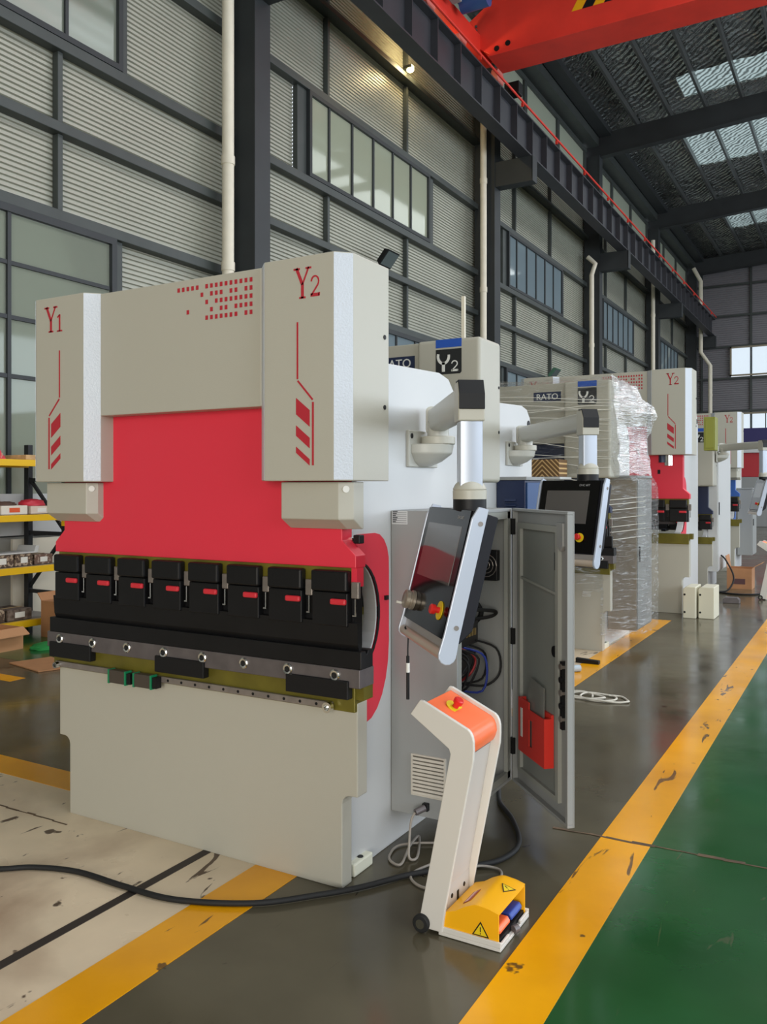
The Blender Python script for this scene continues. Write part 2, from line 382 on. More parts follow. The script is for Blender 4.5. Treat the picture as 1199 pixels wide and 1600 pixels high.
for i, c in enumerate(COLY):
    y0, y1 = c + 0.18, (COLY[i + 1] - 0.18 if i + 1 < len(COLY) else YE)
    if y1 - y0 < 3:
        sheet(c, YE, 0.95, 13.6); continue
    sheet(c, c + 9, ZC, ZA); sheet(c, c + 9, ZT, 10.75); sheet(c, c + 9, 12.65, 13.7)
    girt(y0, y1, ZC, 0.13); girt(y0, y1, ZB); girt(y0, y1, ZA, 0.13); girt(y0, y1, ZT, 0.13)
    girt(y0, y1, ZU, 0.1, XG + 0.06); girt(y0, y1, 10.75, 0.1); girt(y0, y1, 12.6, 0.12)
    s1, s2 = (c + 2.45, c + 5.35) if i else (c + 2.6, c + 5.83)
    for s_ in (s1, s2):
        stud(s_, ZC + .065, ZB - .06); stud(s_, ZB + .06, ZA - .065); stud(s_, ZT + .065, ZU - .08); stud(s_, ZU + .08, 10.7)
    # clerestory panels above the crane runway
    cw = struct(Bx(-8.2, -8.1, c + .2, c + 8.8, 10.8, 10.86).build('window_%d' % (WN[0] + 1), GIRT)); WN[0] += 1
    for k in range(3):
        a = c + .4 + k * 2.8
        Bx(-8.16, -8.14, a, a + 2.6, 10.86, 12.55).build('pane', CLERE, cw)
        Bx(-8.2, -8.08, a + 2.6, a + 2.8, 10.86, 12.55).build('mullion', GIRT, cw)
    # middle and lower windows
    if i == 0:
        window(c + 1.0, c + 6.72, ZA + .065, ZT - .065, [c + 2.45, c + 4.15, 6.68], [], PANE)
        sheet(c, c + 1.0, ZA, ZT); sheet(c + 6.78, c + 9, ZA, ZT); stud(c + 6.79, ZA + .065, ZT - .065, 0.12)
        window(c + .9, 7.42, 0.95, ZC - .065, [2.6, 4.2, 5.92], [2.7, 3.34, 3.93], PANE, fw=0.08)
        sheet(7.5, c + 9, 0.95, ZC); stud(7.5, 0.95, ZC - .065, 0.14); sheet(c, c + .9, 0.95, ZC)
    else:
        a, b = c + 1.78, c + 6.24
        window(a, b, ZA + .065, ZT - .065, [a + .62 + .752 * k for k in range(5)], [], PANE2 if i == 1 else PANEB)
        sheet(c, a - .25, ZA, ZT); sheet(b + .25, c + 9, ZA, ZT)
        stud(a - .13, ZA + .065, ZT - .065, 0.26); stud(b + .14, ZA + .065, ZT - .065, 0.26)
        window(c + 1.6, c + 6.6, 0.95, ZC - .065, [c + 2.4 + .8 * k for k in range(5)], [2.7], PANEB, fw=0.08)
        sheet(c, c + 1.5, 0.95, ZC); sheet(c + 6.7, c + 9, 0.95, ZC); stud(c + 1.52, .95, ZC - .065, .16); stud(c + 6.68, .95, ZC - .065, .16)
sheet(-9.6, 0.8, 0.95, 13.7)

# columns: H-sections
def column(c):
    m = MB(); x0, x1 = -8.16, -7.65; w = 0.36; t = 0.025
    m.box(x1 - t, x1, c - w / 2, c + w / 2, 0, 12.4).box(x0, x0 + t, c - w / 2, c + w / 2, 0, 12.4)
    m.box(x0 + t, x1 - t, c - .17, c - .13, 0, 12.4).box(x0 + t, x1 - t, c + .13, c + .17, 0, 12.4)
    o = m.build('steel_column', STRUCT)
    tag(o, 'dark grey steel column standing along the corrugated side wall', 'column', 'steel columns of the side wall')
    m = MB().box(-7.648, -6.72, c - .15, c + .15, 8.58, 8.62).box(-7.648, -6.72, c - .15, c + .15, 9.12, 9.16).box(-7.648, -6.74, c - .02, c + .02, 8.62, 9.12)
    m.box(-6.74, -6.72, c - .15, c + .15, 8.62, 9.12).box(-7.648, -6.73, c - .15, c - .135, 8.62, 9.12)
    m.build('bracket', STRUCT, o)
    Bx(-7.82, -7.4, c - .25, c + .25, -0.0, 0.03).build('base_plate', STRUCT, o)
for c in COLY[1:]: column(c)

# ------------------------------------------------------------------ far wall
wall_far = struct(MB().box(-8.42, 12.6, 47.2, 47.4, 0, 4.35).box(-8.42, 12.6, 47.2, 47.4, 5.3, 7.2).box(-8.42, 12.6, 47.2, 47.4, 8.72, 15.5)
                  .box(-8.42, -6.4, 47.2, 47.4, 4.35, 5.3).box(1, 12.6, 47.2, 47.4, 4.35, 5.3).box(-8.42, -6.2, 47.2, 47.4, 7.2, 8.72).box(1, 12.6, 47.2, 47.4, 7.2, 8.72).build('wall_far', SHEETD))
def far_sheet(x0, x1, z0, z1, per=0.11, dep=0.03):
    prof = []; z = z0
    while z < z1 - 1e-4:
        for fr, d in ((0, 0), (0.5, 0), (0.66, dep), (0.84, dep)): prof.append((47.12 + d, min(z + fr * per, z1)))
        z += per
    prof.append((47.12, z1)); n = len(prof)
    MB().add([(x0, p[0], p[1]) for p in prof] + [(x1, p[0], p[1]) for p in prof],
             [(i, i + n, i + 1 + n, i + 1) for i in range(n - 1)]).build('corrugated_sheet', SHEETD, wall_far)
Zf = [1.0, 2.6, 4.2, 5.4, 7.1, 8.75, 10.35, 11.95, 14.8]
for a, b in zip(Zf[:-1], Zf[1:]):
    if a in (4.2, 7.1):
        x0 = -6.4 if a == 4.2 else -6.2
        far_sheet(-8.2, x0, a, b); far_sheet(1.0, 12.4, a, b)
    else: far_sheet(-8.2, 12.4, a, b)
for z in Zf: Bx(-8.2, 12.4, 46.98, 47.11, z - .05, z + .05).build('girt', GIRT, wall_far)
for k in range(7): Bx(-7.6 + 2.4 * k - .05, -7.6 + 2.4 * k + .05, 47.0, 47.1, 0, 14.8).build('stud', GIRT, wall_far)
def far_window(x0, x1, z0, z1, nx):
    WN[0] += 1
    m = MB().box(x0, x1, 46.9, 46.98, z0, z0 + .08).box(x0, x1, 46.9, 46.98, z1 - .08, z1).box(x0, x0 + .08, 46.9, 46.98, z0, z1).box(x1 - .08, x1, 46.9, 46.98, z0, z1)
    w = struct(m.build('window_%d' % WN[0], mat('far_frame', (150, 140, 120), 0.5)))
    for k in range(nx):
        a = x0 + .08 + (x1 - x0 - .16) * k / nx; b = x0 + .08 + (x1 - x0 - .16) * (k + 1) / nx
        Bx(a + .02, b - .02, 46.93, 46.94, z0 + .08, z1 - .08).build('pane', BRIGHT, w)
        if k: Bx(a - .02, a + .02, 46.9, 46.97, z0 + .08, z1 - .08).build('mullion', STRUCT, w)
far_window(-6.2, 1.0, 7.2, 8.72, 4)
far_window(-6.4, 1.0, 4.35, 5.3, 4)

# right and rear walls, outside the picture
WR = mat('side_wall_sheet', (170, 172, 166), 0.6)
struct(MB().box(12.4, 12.6, -9.6, 47.2, 0, 1.8).box(12.4, 12.6, -9.6, 47.2, 7.4, 14.6).build('wall_right', WR))
struct(MB().box(-8.42, 0, -9.6, -9.4, 0, 14).box(6, 12.6, -9.6, -9.4, 0, 14).box(0, 6, -9.6, -9.4, 5.2, 14).build('wall_rear', WR))

# ------------------------------------------------------------------ roof
def roof_z(x): return 13.42 + (x + 8.2) * 0.05 if x <= 2.2 else 13.42 + 10.4 * .05 - (x - 2.2) * .05
m = MB()
ys = [-9.6 + 0.6 * k for k in range(96)]
def roof_panel(y0, y1, x0, x1):
    return [(x0, y0, roof_z(x0)), (x1, y0, roof_z(x1)), (x1, y1, roof_z(x1)), (x0, y1, roof_z(x0))]
SKX = (1.0, 7.0)
nx = 60; ny = 150
xs = [-8.4 + (12.6 + 8.4) * i / nx for i in range(nx + 1)]; yv = [-9.6 + 57.0 * j / ny for j in range(ny + 1)]
random.seed(11)
vs = [(x, y, roof_z(x) - 0.07 * abs(math.sin(math.pi * (x + 7.55) / 1.05)) * 0.8 + random.uniform(-.012, .012)) for y in yv for x in xs]
fs = []
SKY2 = [(-4.9, -0.8, 25.9, 27.4), (-5.6, -0.8, 28.4, 33.2), (-5.6, -0.8, 37.4, 42.0)]
def in_sky(x, y):
    for c in (4, 13, 22, 31, 40):
        if 0.4 < x < 7.6 and abs(y - c) < 4.1: return True
    for (x0, x1, y0, y1) in SKY2:
        if x0 < x < x1 and y0 < y < y1: return True
    return False
for j in range(ny):
    for i in range(nx):
        if in_sky((xs[i] + xs[i + 1]) / 2, (yv[j] + yv[j + 1]) / 2): continue
        a = j * (nx + 1) + i; fs.append((a, a + nx + 1, a + nx + 2, a + 1))
me = bpy.data.meshes.new('ceiling'); me.from_pydata(vs, [], fs); me.materials.append(FOIL); me.shade_smooth(); me.update()
ceiling = struct(link('ceiling', me))
sd = ceiling.modifiers.new('thickness', 'SOLIDIFY'); sd.thickness = 0.05; sd.offset = 1
for c in (4, 13, 22, 31, 40):
    MB().add([(0.2, c - 4.2, roof_z(.2) + .1), (7.8, c - 4.2, roof_z(7.8) + .1), (7.8, c + 4.2, roof_z(7.8) + .1), (0.2, c + 4.2, roof_z(.2) + .1)], [(0, 1, 2, 3)]).build('skylight', SKYL, ceiling)
for (x0, x1, y0, y1) in SKY2:
    n_ = 12; gv = []; gf = []
    for j in range(n_ + 1):
        for i in range(n_ + 1):
            x = x0 - .4 + (x1 - x0 + .8) * i / n_; gv.append((x, y0 - .4 + (y1 - y0 + .8) * j / n_, roof_z(x) + .03 + random.uniform(-.01, .01)))
    for j in range(n_):
        for i in range(n_): a = j * (n_ + 1) + i; gf.append((a, a + n_ + 1, a + n_ + 2, a + 1))
    MB().add(gv, gf).build('skylight', SKYF, ceiling, smooth=60)
def sloped(x0, x1, y0, y1, h0, h1, drop):
    """member following the roof: bottom offset h, top offset drop below roof"""
    return MB().add([(x0, y0, roof_z(x0) - h0), (x1, y0, roof_z(x1) - h1), (x1, y1, roof_z(x1) - h1), (x0, y1, roof_z(x0) - h0),
                     (x0, y0, roof_z(x0) - drop), (x1, y0, roof_z(x1) - drop), (x1, y1, roof_z(x1) - drop), (x0, y1, roof_z(x0) - drop)],
                    [(0, 3, 2, 1), (4, 5, 6, 7), (0, 1, 5, 4), (1, 2, 6, 5), (2, 3, 7, 6), (3, 0, 4, 7)])
for c in COLY:
    for (a, b, ha, hb) in ((-8.16, 2.2, 1.1, 0.95), (2.2, 12.4, 0.95, 1.1)):
        sloped(a, b, c - .012, c + .012, ha - .02, hb - .02, .3).build('rafter', STRUCT, ceiling)
        MB().add(sloped(a, b, c - .14, c + .14, ha, hb, .3).v[:4] + [(v[0], v[1], v[2] + .025) for v in sloped(a, b, c - .14, c + .14, ha, hb, .3).v[:4]],
                 [(0, 3, 2, 1), (4, 5, 6, 7), (0, 1, 5, 4), (1, 2, 6, 5), (2, 3, 7, 6), (3, 0, 4, 7)]).build('rafter_flange', STRUCT, ceiling)
GALV = mat('galvanised_purlin', (118, 122, 122), 0.35, metal=0.7)
for k in range(19):
    x = -7.55 + 1.05 * k
    z = roof_z(x); Bx(x - .035, x + .035, -9.4, 47.0, z - .3, z - .085).build('purlin', GALV, ceiling)
Bx(-8.18, -7.72, -9.4, 47.0, 12.75, 13.2).build('eaves_beam', GIRT, ceiling)
Bx(-7.68, -7.3, -9.4, 47.0, 13.02, 13.2).build('eaves_beam', STRUCT, ceiling)

# ------------------------------------------------------------------ crane runway and crane
run = tag(MB().box(-7.08, -6.76, -8, 45.9, 9.16, 9.19).box(-7.08, -6.76, -8, 45.9, 10.0, 10.03).box(-6.935, -6.915, -8, 45.9, 9.19, 10.0)
          .build('crane_runway_beam', mat('runway_steel', (58, 59, 64), 0.5, var=0.15, vscale=1.5)), 'long dark grey steel crane runway beam with stiffener plates on column brackets', 'beam')
m_st = None
k = 0; y = 5.8
while y < 45.8:
    if m_st is None:
        st = Bx(-6.914, -6.77, -.012, .012, 9.19, 10.0).build('stiffener', MATS['runway_steel'], run, loc=(0, y, 0)); m_st = st.data
    else: link('stiffener', m_st, run, loc=(0, y, 0))
    y += 1.0
Bx(-6.98, -6.9, -8, 45.9, 10.03, 10.12).build('rail', STEEL, run)
rp = tag(MB().tube([(-6.72, -8, 10.14), (-6.72, 45.9, 10.14)], 0.026, 8).build('conductor_rail', CRANE), 'thin red conductor rail running along the crane runway beam', 'rail')
for k in range(20): Bx(-6.76, -6.70, -1.2 + 2.4 * k, -1.17 + 2.4 * k, 10.03, 10.12).build('clip', CRANE, rp)

cr = thing('overhead_crane', 'red overhead travelling crane girder with end truck on the runway beam', 'crane', (-6.94, 16.2, 10.12))
# girder: box section along X, end tapering up over the rail
gx0 = 0.0
MB().prism([(-0.31, 0.78), (-0.03, 0.36), (0.37, 0.06), (18.4, 0.06), (18.4, 2.0), (1.5, 1.95), (0.37, 1.2)], 'y', -0.32, 0.32).build('girder', CRANE, cr, bevel=0.01)
Bx(0.3, 18.4, -0.40, 0.40, 0.03, 0.06).build('girder_flange', CRANE, cr)
# end truck along Y on rail
MB().box(-0.16, 0.1, -2.9, .3, 0.16, 0.58).build('end_truck', CRANE, cr, bevel=0.03)
for yy in (-2.5, -1.1, .85):
    MB().cyl((-.07, yy, .2), (.07, yy, .2), .195, n=24).build('wheel', mat('pink_primer', (214, 120, 108), 0.5), cr, smooth=40)
MB().box(-0.05, 0.3, 1.35, 1.6, 0.02, 0.3).build('buffer', BLACKP, cr, bevel=.02)
MB().cyl((0.25, -1.55, .5), (0.8, -1.55, .5), .15, n=16).build('motor', mat('motor_blue', (52, 84, 140), 0.4), cr, smooth=40)
MB().box(0.22, .42, -2.3, -1.9, .35, .8).build('gearbox', mat('gear_grey', (150, 150, 150), .4), cr, bevel=.02)
for i, (hx) in enumerate((2.0, 2.42)):
    MB().prism([(hx, .5), (hx + .2, .5), (hx + .55, 1.1), (hx + .35, 1.1)], 'y', -.324, -.321).build('hazard_stripe', YELLOW, cr)
    MB().prism([(hx + .21, .5), (hx + .41, .5), (hx + .76, 1.1), (hx + .56, 1.1)], 'y', -.324, -.321).build('hazard_stripe', BLACKP, cr)
for hx, hz in ((.46, .19), (.7, .24)): MB().cyl((hx, -.335, hz), (hx, -.32, hz), .055, n=16).build('port', BLACKP, cr)
for k in range(5): MB().cyl((.02, -.36, .42 + .08 * k), (.02, -.33, .42 + .08 * k), .025, n=8).build('bolt', DSTEEL, cr)

# ------------------------------------------------------------------ drain pipes, lamps on the wall
def pipe(path, r, label):
    o = tag(MB().tube(path, r, 14).build('drain_pipe', PVC, smooth=50), label, 'pipe')
    (x, y, z0) = path[0]
    for z in (1.6, 4.55, 6.05, 8.6):
        if z < path[-1][2] - .3 and all(abs(p[0] - x) + abs(p[1] - y) < .01 for p in path if p[2] <= z + 2): MB().cyl((x, y, z), (x, y, z + .12), r + .012, n=14).build('coupling', PVC, o, smooth=50)
pipe([(-7.86, 9.28, 0.0), (-7.86, 9.28, 12.2)], .085, 'cream plastic drain pipe beside the column behind the red press brake')
pipe([(-7.82, 18.35, 0.0), (-7.82, 18.35, 10.9)], .075, 'cream plastic drain pipe beside the column behind the machine with blue stickers')
pipe([(-7.82, 27.3, 0.0), (-7.82, 27.3, 8.4), (-7.7, 27.3, 8.75), (-7.95, 27.3, 9.0)], .075, 'cream plastic drain pipe with short elbow below the runway beam')
pipe([(-7.8, 36.3, 0), (-7.8, 36.3, 11.8)], .08, 'slim cream drain pipe beside the second last column')
pipe([(-6.9, 45.2, 0), (-6.9, 45.2, 7.6), (-7.35, 45.2, 8.3), (-7.35, 45.2, 11.9), (-7.7, 45.2, 12.6)], .1, 'cream drain pipe with bends beside the last column')
def flood(loc, label, m):
    o = thing('floodlight', label, 'lamp', loc)
    K = T((.30, 0, .10)) @ Matrix.Rotation(R(-50), 4, 'Y')
    MB().prism([(-.17, .0), (.17, .0), (.13, .09), (-.13, .09)], 'y', -.22, .22).xf(K).build('housing', m, o, bevel=.01)
    Bx(-.14, .14, -.19, .19, -.012, -.001).xf(K).build('lens', mat('lamp_glass', (90, 100, 100), .1), o)
    MB().tube([(0, 0, 0), (.12, 0, .02), (.27, 0, .13)], .025, 8).build('arm', m, o)
    Bx(-.004, .015, -.06, .06, -.05, .05).build('base_plate', m, o)
flood((XG + .005, 13.75, 5.64), 'black floodlight on the wall girt above the red press brake', BLACKP)
flood((XG + .005, 23.4, 4.62), 'small green floodlight on the girt beyond the second column', mat('lamp_green', (70, 110, 90), .4))
lo = thing('wall_lamp', 'small lit warm lamp on the ledge under the crane runway', 'lamp', (-7.93, 14.9, 9.84))
MB().lathe((0, 0, 0), (0, 0, -1), [(0, .06), (.03, .075), (.06, .05), (.07, .015)], 14).build('bulb', emit('warm_lamp', (255, 226, 150), 14), lo, smooth=50)
Bx(-.12, .06, -.06, .06, 0, .06).build('socket', GIRT, lo)
lp = bpy.data.lights.new('warm_lamp', 'POINT'); lp.energy = 45; lp.color = (1, .78, .4); lp.shadow_soft_size = .1
lpo = bpy.data.objects.new('warm_lamp_light', lp); COL.objects.link(lpo); lpo.location = (-7.78, 14.9, 9.86)

# ------------------------------------------------------------------ press brakes
def glyph_Y(x, z, w, h, y0, y1):
    m = MB(); c = x + w * .5; t = w * .17
    stroke(m, [(x + w * .12, z + h), (c, z + h * .45)], t, y0, y1); stroke(m, [(x + w * .9, z + h), (c, z + h * .45)], t * .55, y0, y1)
    stroke(m, [(c, z + h * .47), (c, z)], t, y0, y1)
    for a, b, zz in ((x - w * .06, x + w * .34, z + h - .004), (x + w * .7, x + w * 1.06, z + h - .004), (c - w * .2, c + w * .2, z + .003)): stroke(m, [(a, zz), (b, zz)], .007, y0, y1)
    return m
def glyph_1(x, z, w, h, y0, y1):
    m = MB(); stroke(m, [(x + w * .5, z + h), (x + w * .5, z)], w * .22, y0, y1)
    stroke(m, [(x + w * .15, z + h * .84), (x + w * .5, z + h * .97)], w * .16, y0, y1); stroke(m, [(x + w * .1, z + .003), (x + w * .9, z + .003)], .006, y0, y1); return m
def glyph_2(x, z, w, h, y0, y1):
    pts = [(x + w * .08, z + h * .74)] + [(x + w * .5 + w * .42 * math.cos(R(a)), z + h * .72 + h * .27 * math.sin(R(a))) for a in range(160, -50, -20)] + [(x + w * .08, z + h * .05)]
    m = MB(); stroke(m, pts, w * .16, y0, y1); stroke(m, [(x, z + .005), (x + w, z + .005)], .012, y0, y1); stroke(m, [(x + w * .96, z), (x + w, z + h * .16)], .006, y0, y1); return m

def cover_poly(sx):
    """plan outline (x, y) of a cylinder cover, chamfered front corners, sx = +1 right, -1 left"""
    p = [(.438, .17), (.438, -.09), (.488, -.14), (.797, -.14), (.847, -.09), (.847, .17)]
    return [(sx * a, b) for a, b in p]
def press_brake(label, X, Y, S=1.0, ram=None, style='red', ram_drop=0.0, closed=True, hi=True, skirt=True):
    t = thing('press_brake', label, 'machine', (X, Y, 0), scale=S)
    ram = ram or RED
    # --- base plate with notched feet
    hw, lw, zn = .81, .742, .352
    half = [(lw, 0.0), (lw, zn - .035)] + [(lw + .035 - .035 * math.cos(R(a)), zn - .035 + .035 * math.sin(R(a))) for a in (30, 60, 90)] + [(hw, zn), (hw, .70)]
    poly = half + [(-a, b) for a, b in half[::-1]]
    MB().prism(poly, 'y', 0, .07).build('front_plate', PAINT, t, bevel=.004)
    # --- side frames with throat cut
    FX = .705
    thr = [(.14 + .175 * math.sin(R(a)), .99 - .215 * math.cos(R(a))) for a in range(8, 180, 12)]
    fp = [(.07, 0), (.07, .70), (.14, .72), (.14, .775)] + thr + [(.14, 1.205), (.05, 1.34), (.05, 2.0), (.35, 2.01), (.90, 2.03), (1.0, 2.01), (1.06, 1.955), (1.09, 1.87), (1.10, 1.75), (1.10, 0)]
    for s in (1, -1):
        fr = MB().prism(fp, 'x', s * (FX - .06), s * FX).build('side_frame', WHITE, t, bevel=.003)  # lighter copy of the cover paint: brighter side light put into the colour
        thr2 = [(.15 + .17 * math.sin(R(a)), .99 - .215 * math.cos(R(a))) for a in range(0, 181, 12)]
        g0 = [(.16, 1.312), (.297, 1.312)] + [(.297 + .115 * math.sin(R(a)), 1.185 + .127 * math.cos(R(a))) for a in (20, 40, 60, 80)] + [(.412, 1.15), (.412, .86)] + \
             [(.22 + .192 * math.cos(R(a)), .86 - .30 * math.sin(R(a))) for a in (15, 30, 45, 60, 75, 90)] + [(.15, .56)] + thr2 + [(.15, 1.25)]
        if style == 'red':
            MB().prism(g0, 'x', s * (FX + .0005), s * (FX + .005)).build('throat_guard', ram, fr)
            m = MB()
            for (a, b) in zip(thr2[:-1], thr2[1:]): m.prism([a, b, (b[0] + .014, b[1]), (a[0] + .014, a[1])], 'x', s * (FX + .0005), s * (FX + .008))
            m.build('throat_edge', BLACKP, fr)
            MB().box(min(s * (FX + .005), s * (FX + .016)), max(s * (FX + .005), s * (FX + .016)), .372, .392, 1.032, 1.05).build('sensor', BLACKP, fr)
        MB().cyl((s * FX, .2, 1.355), (s * (FX + .003), .2, 1.355), .012, n=14).build('plug', PAPER, fr)
        MB().cyl((s * FX, 1.03, 1.91), (s * (FX + .004), 1.03, 1.91), .026, n=14).build('lifting_hole', BLACKP, fr)
        # foot lug
        ft = Bx(min(s * .60, s * .735), max(s * .60, s * .735), .10, .24, 0, .05).build('foot', mat('foot_cream', (222, 222, 204), .5), t, bevel=.006)
        MB().cyl((s * .715, .175, .05), (s * .715, .175, .053), .012, n=12).build('bolt_hole', BLACKP, ft)
    Bx(-.645, .645, .25, 1.0, .05, .6).build('oil_tank', PAINT, t)
    Bx(-.645, .645, .06, .7, 1.55, 1.98).build('top_beam', PAINT, t)
    # --- ram
    z0 = 1.20 - ram_drop
    rp_ = [(-.815, z0), (.815, z0), (.815, z0 + .045), (.755, z0 + .10), (.755, 1.9), (-.755, 1.9), (-.755, z0 + .10), (-.815, z0 + .045)]
    MB().prism(rp_, 'y', -.02, .05).build('ram', ram, t, bevel=.003)
    if style == 'red' and closed:
        Bx(.795, .818, -.018, .03, z0 - .07, z0).build('ram_end_plate', ram, t)
        rs = Bx(.765, .795, .04, .075, 1.285, 1.318).build('limit_switch', BLACKP, t, bevel=.004)
        MB().cyl((.757, .035, 1.30), (.757, .07, 1.30), .009, n=10).build('roller', CHROME, rs)
    # --- covers
    for s, nm in ((-1, 'Y1'), (1, 'Y2')):
        if style == 'red':
            cv = MB().prism(cover_poly(s), 'z', 1.52, 2.335).build('cylinder_cover', PAINT, t, bevel=.004)
            c1, c2 = [(s * .797, -.14), (s * .847, -.09)], [(s * .488, -.14), (s * .438, -.09)]
            for (a, b) in (c1, c2):
                nx_, ny_ = -(b[1] - a[1]), (b[0] - a[0]); l = math.hypot(nx_, ny_); nx_, ny_ = nx_ / l * .0012, ny_ / l * .0012
                if ny_ > 0: nx_, ny_ = -nx_, -ny_
                MB().prism([a, b, (b[0] + nx_, b[1] + ny_), (a[0] + nx_, a[1] + ny_)], 'z', 1.524, 2.331).build('chamfer_panel', PAINTT, cv)
        else:
            cv = Bx(min(s * .44, s * .847), max(s * .44, s * .847), -.14, .17, 1.5, 2.335).build('cylinder_cover', PAINT, t, bevel=.022, seg=4)
        for zz in (2.066, 1.8): MB().cyl((s * .847, .135, zz), (s * .85, .135, zz), .009, n=12).build('screw_hole', BLACKP, cv)
        yF = -.1415
        if style == 'red':
            if s > 0:
                glyph_Y(.627, 2.181, .07, .112, yF, yF + .002).build('lettering', DECAL, cv); glyph_2(.698, 2.184, .038, .073, yF, yF + .002).build('lettering', DECAL, cv)
            else:
                glyph_Y(-.733, 2.181, .075, .113, yF, yF + .002).build('lettering', DECAL, cv); glyph_1(-.66, 2.18, .042, .075, yF, yF + .002).build('lettering', DECAL, cv)
            m = MB(); q = s
            stroke(m, [(q * .640, 2.097), (q * .640, 1.89)], .007, yF, yF + .002); stroke(m, [(q * .641, 1.884), (q * .707, 1.812)], .007, yF, yF + .002); stroke(m, [(q * .708, 1.804), (q * .708, 1.576)], .008, yF, yF + .002)
            m.build('line_graphic', DECAL, cv)
            for (za, zb) in ((1.822, 1.762), (1.722, 1.684), (1.645, 1.622)):
                MB().prism([(q * .634, za), (q * .694, za - .047), (q * .694, zb - .047), (q * .634, zb)], 'y', yF, yF + .002).build('bar_graphic', DECAL, cv)
        elif s > 0:
            lb = MB().prism([(.575, 2.13), (.565, 2.14), (.565, 2.275), (.73, 2.275), (.73, 2.14), (.72, 2.13)], 'y', yF, yF + .0015).build('sticker', mat('sticker_black', (30, 32, 34), .4), cv)
            Bx(.565, .73, yF, yF + .0015, 2.285, 2.333).build('sticker_band', mat('sticker_blue', (36, 84, 178), .4), cv)
            m = MB(); yy = yF - .001
            stroke(m, [(.615 + .035 * math.cos(R(a)), 2.235 + .035 * math.sin(R(a)) * 1.2) for a in range(160, 385, 15)], .016, yy, yF); stroke(m, [(.615, 2.2), (.615, 2.145)], .02, yy, yF)
            m.build('lettering', PAPER, lb); glyph_2(.665, 2.145, .042, .06, yy, yF).build('lettering', PAPER, lb)
        # skirt below the cover
        if style == 'red' and not skirt:
            MB().cyl((s * .62, .01, 1.42), (s * .62, .01, 1.52), .05, n=18).build('cylinder_rod', CHROME, t, smooth=40)
            MB().cyl((s * .56, -.02, 1.45), (s * .56, -.02, 1.52), .03, n=12).build('valve', NAVY, t, smooth=40)
        if style == 'red' and skirt:
            a, b = [(.50, .02), (.50, -.05), (.53, -.09), (.785, -.09), (.825, -.05), (.825, .02)], []
            r0 = [(s * x_, y_, 1.516) for x_, y_ in a]; r1 = [(s * x_, y_, 1.38) for x_, y_ in a]
            r2 = [(s * x_, y_ + (.06 if y_ < 0 else 0), 1.343) for x_, y_ in a]
            if s < 0: r0, r1, r2 = r0[::-1], r1[::-1], r2[::-1]
            sk = MB().loft([r2, r1, r0]).build('cover_skirt', PAINT, t, bevel=.003)
            MB().cyl((s * -.0 + (.805 if s > 0 else -.515), -.072, 1.49), ((.808 if s > 0 else -.512), -.075, 1.49), .013, n=12).build('plug', PAPER, sk)
    cc = Bx(-.47, .436, -.09, .1, 1.805, 2.333).build('centre_cover', PAINT, t, bevel=.004)
    yC = -.0915
    if style == 'red':
        rows = ['..XXXXX.XXXXXXXXXX', '.......X.XXX.XX.XX', '........X.XXXXXXXX', '....X....X.XX.XXXX', '........XXXXXXX.XX']
        rows = ['XXXXX.XXXXXXXXXX', '.....X.XXX.XX.XX', '......X.XXXXXXXX', '..X....X.XX.XXXX', '......XXXXXXX.XX']
        dot = None
        for j, r_ in enumerate(rows):
            for i, ch in enumerate(r_):
                if ch != 'X': continue
                p_ = (.014 + .0248 * i, 0, 2.286 - .0312 * j)
                if dot is None: d_ = Bx(-.0065, .0065, yC, yC + .002, 0, .017).build('square_mark', DECAL, cc, loc=p_); dot = d_.data
                else: link('square_mark', dot, cc, loc=p_)
    else:
        sg = Bx(.15, .40, yC, yC + .002, 2.18, 2.262).build('name_plate', NAVY, cc)
        text_mesh('RATO', .075, PAPER, 'lettering', sg, T((.275, yC - .001, 2.195)))
    # --- tooling
    zt = z0 - 1.20
    Bx(-.80, .80, -.012, .05, 1.135 + zt, 1.2 + zt).build('clamp_bar', OLIVE, t)
    Bx(-.80, .80, -.01, .05, .98 + zt, 1.1345 + zt).build('tool_holder', BLACK, t)
    up = lowb = lev = hk = pin = None
    for i in range(8):
        x = -.714 + .204 * i
        L_ = (x, 0, zt)
        if up is None:
            c_ = Bx(-.08, .08, -.05, -.013, 1.112, 1.19).build('clamp', BLACK, t, bevel=.008, loc=L_); up = c_.data
            l_ = Bx(-.078, .078, -.042, -.011, .985, 1.109).build('clamp_lower', BLACK, c_, bevel=.004); lowb = l_.data
            v_ = Bx(.01, .078, -.058, -.0425, 1.066, 1.088).build('lever', mat('lever_red', (206, 44, 56), .4), c_, bevel=.006); lev = v_.data
            h_ = MB().box(.086, .118, -.03, -.013, 1.09, 1.15).build('wedge', STEEL, c_, bevel=.003); hk = h_.data
            p_ = MB().box(.108, .113, -.04, -.034, 1.03, 1.09).box(.098, .113, -.04, -.034, 1.026, 1.031).build('hook', CHROME, c_); pin = p_.data
        else:
            c_ = link('clamp', up, t, .008, loc=L_); link('clamp_lower', lowb, c_, .004); link('lever', lev, c_, .006); link('wedge', hk, c_, .003); link('hook', pin, c_)
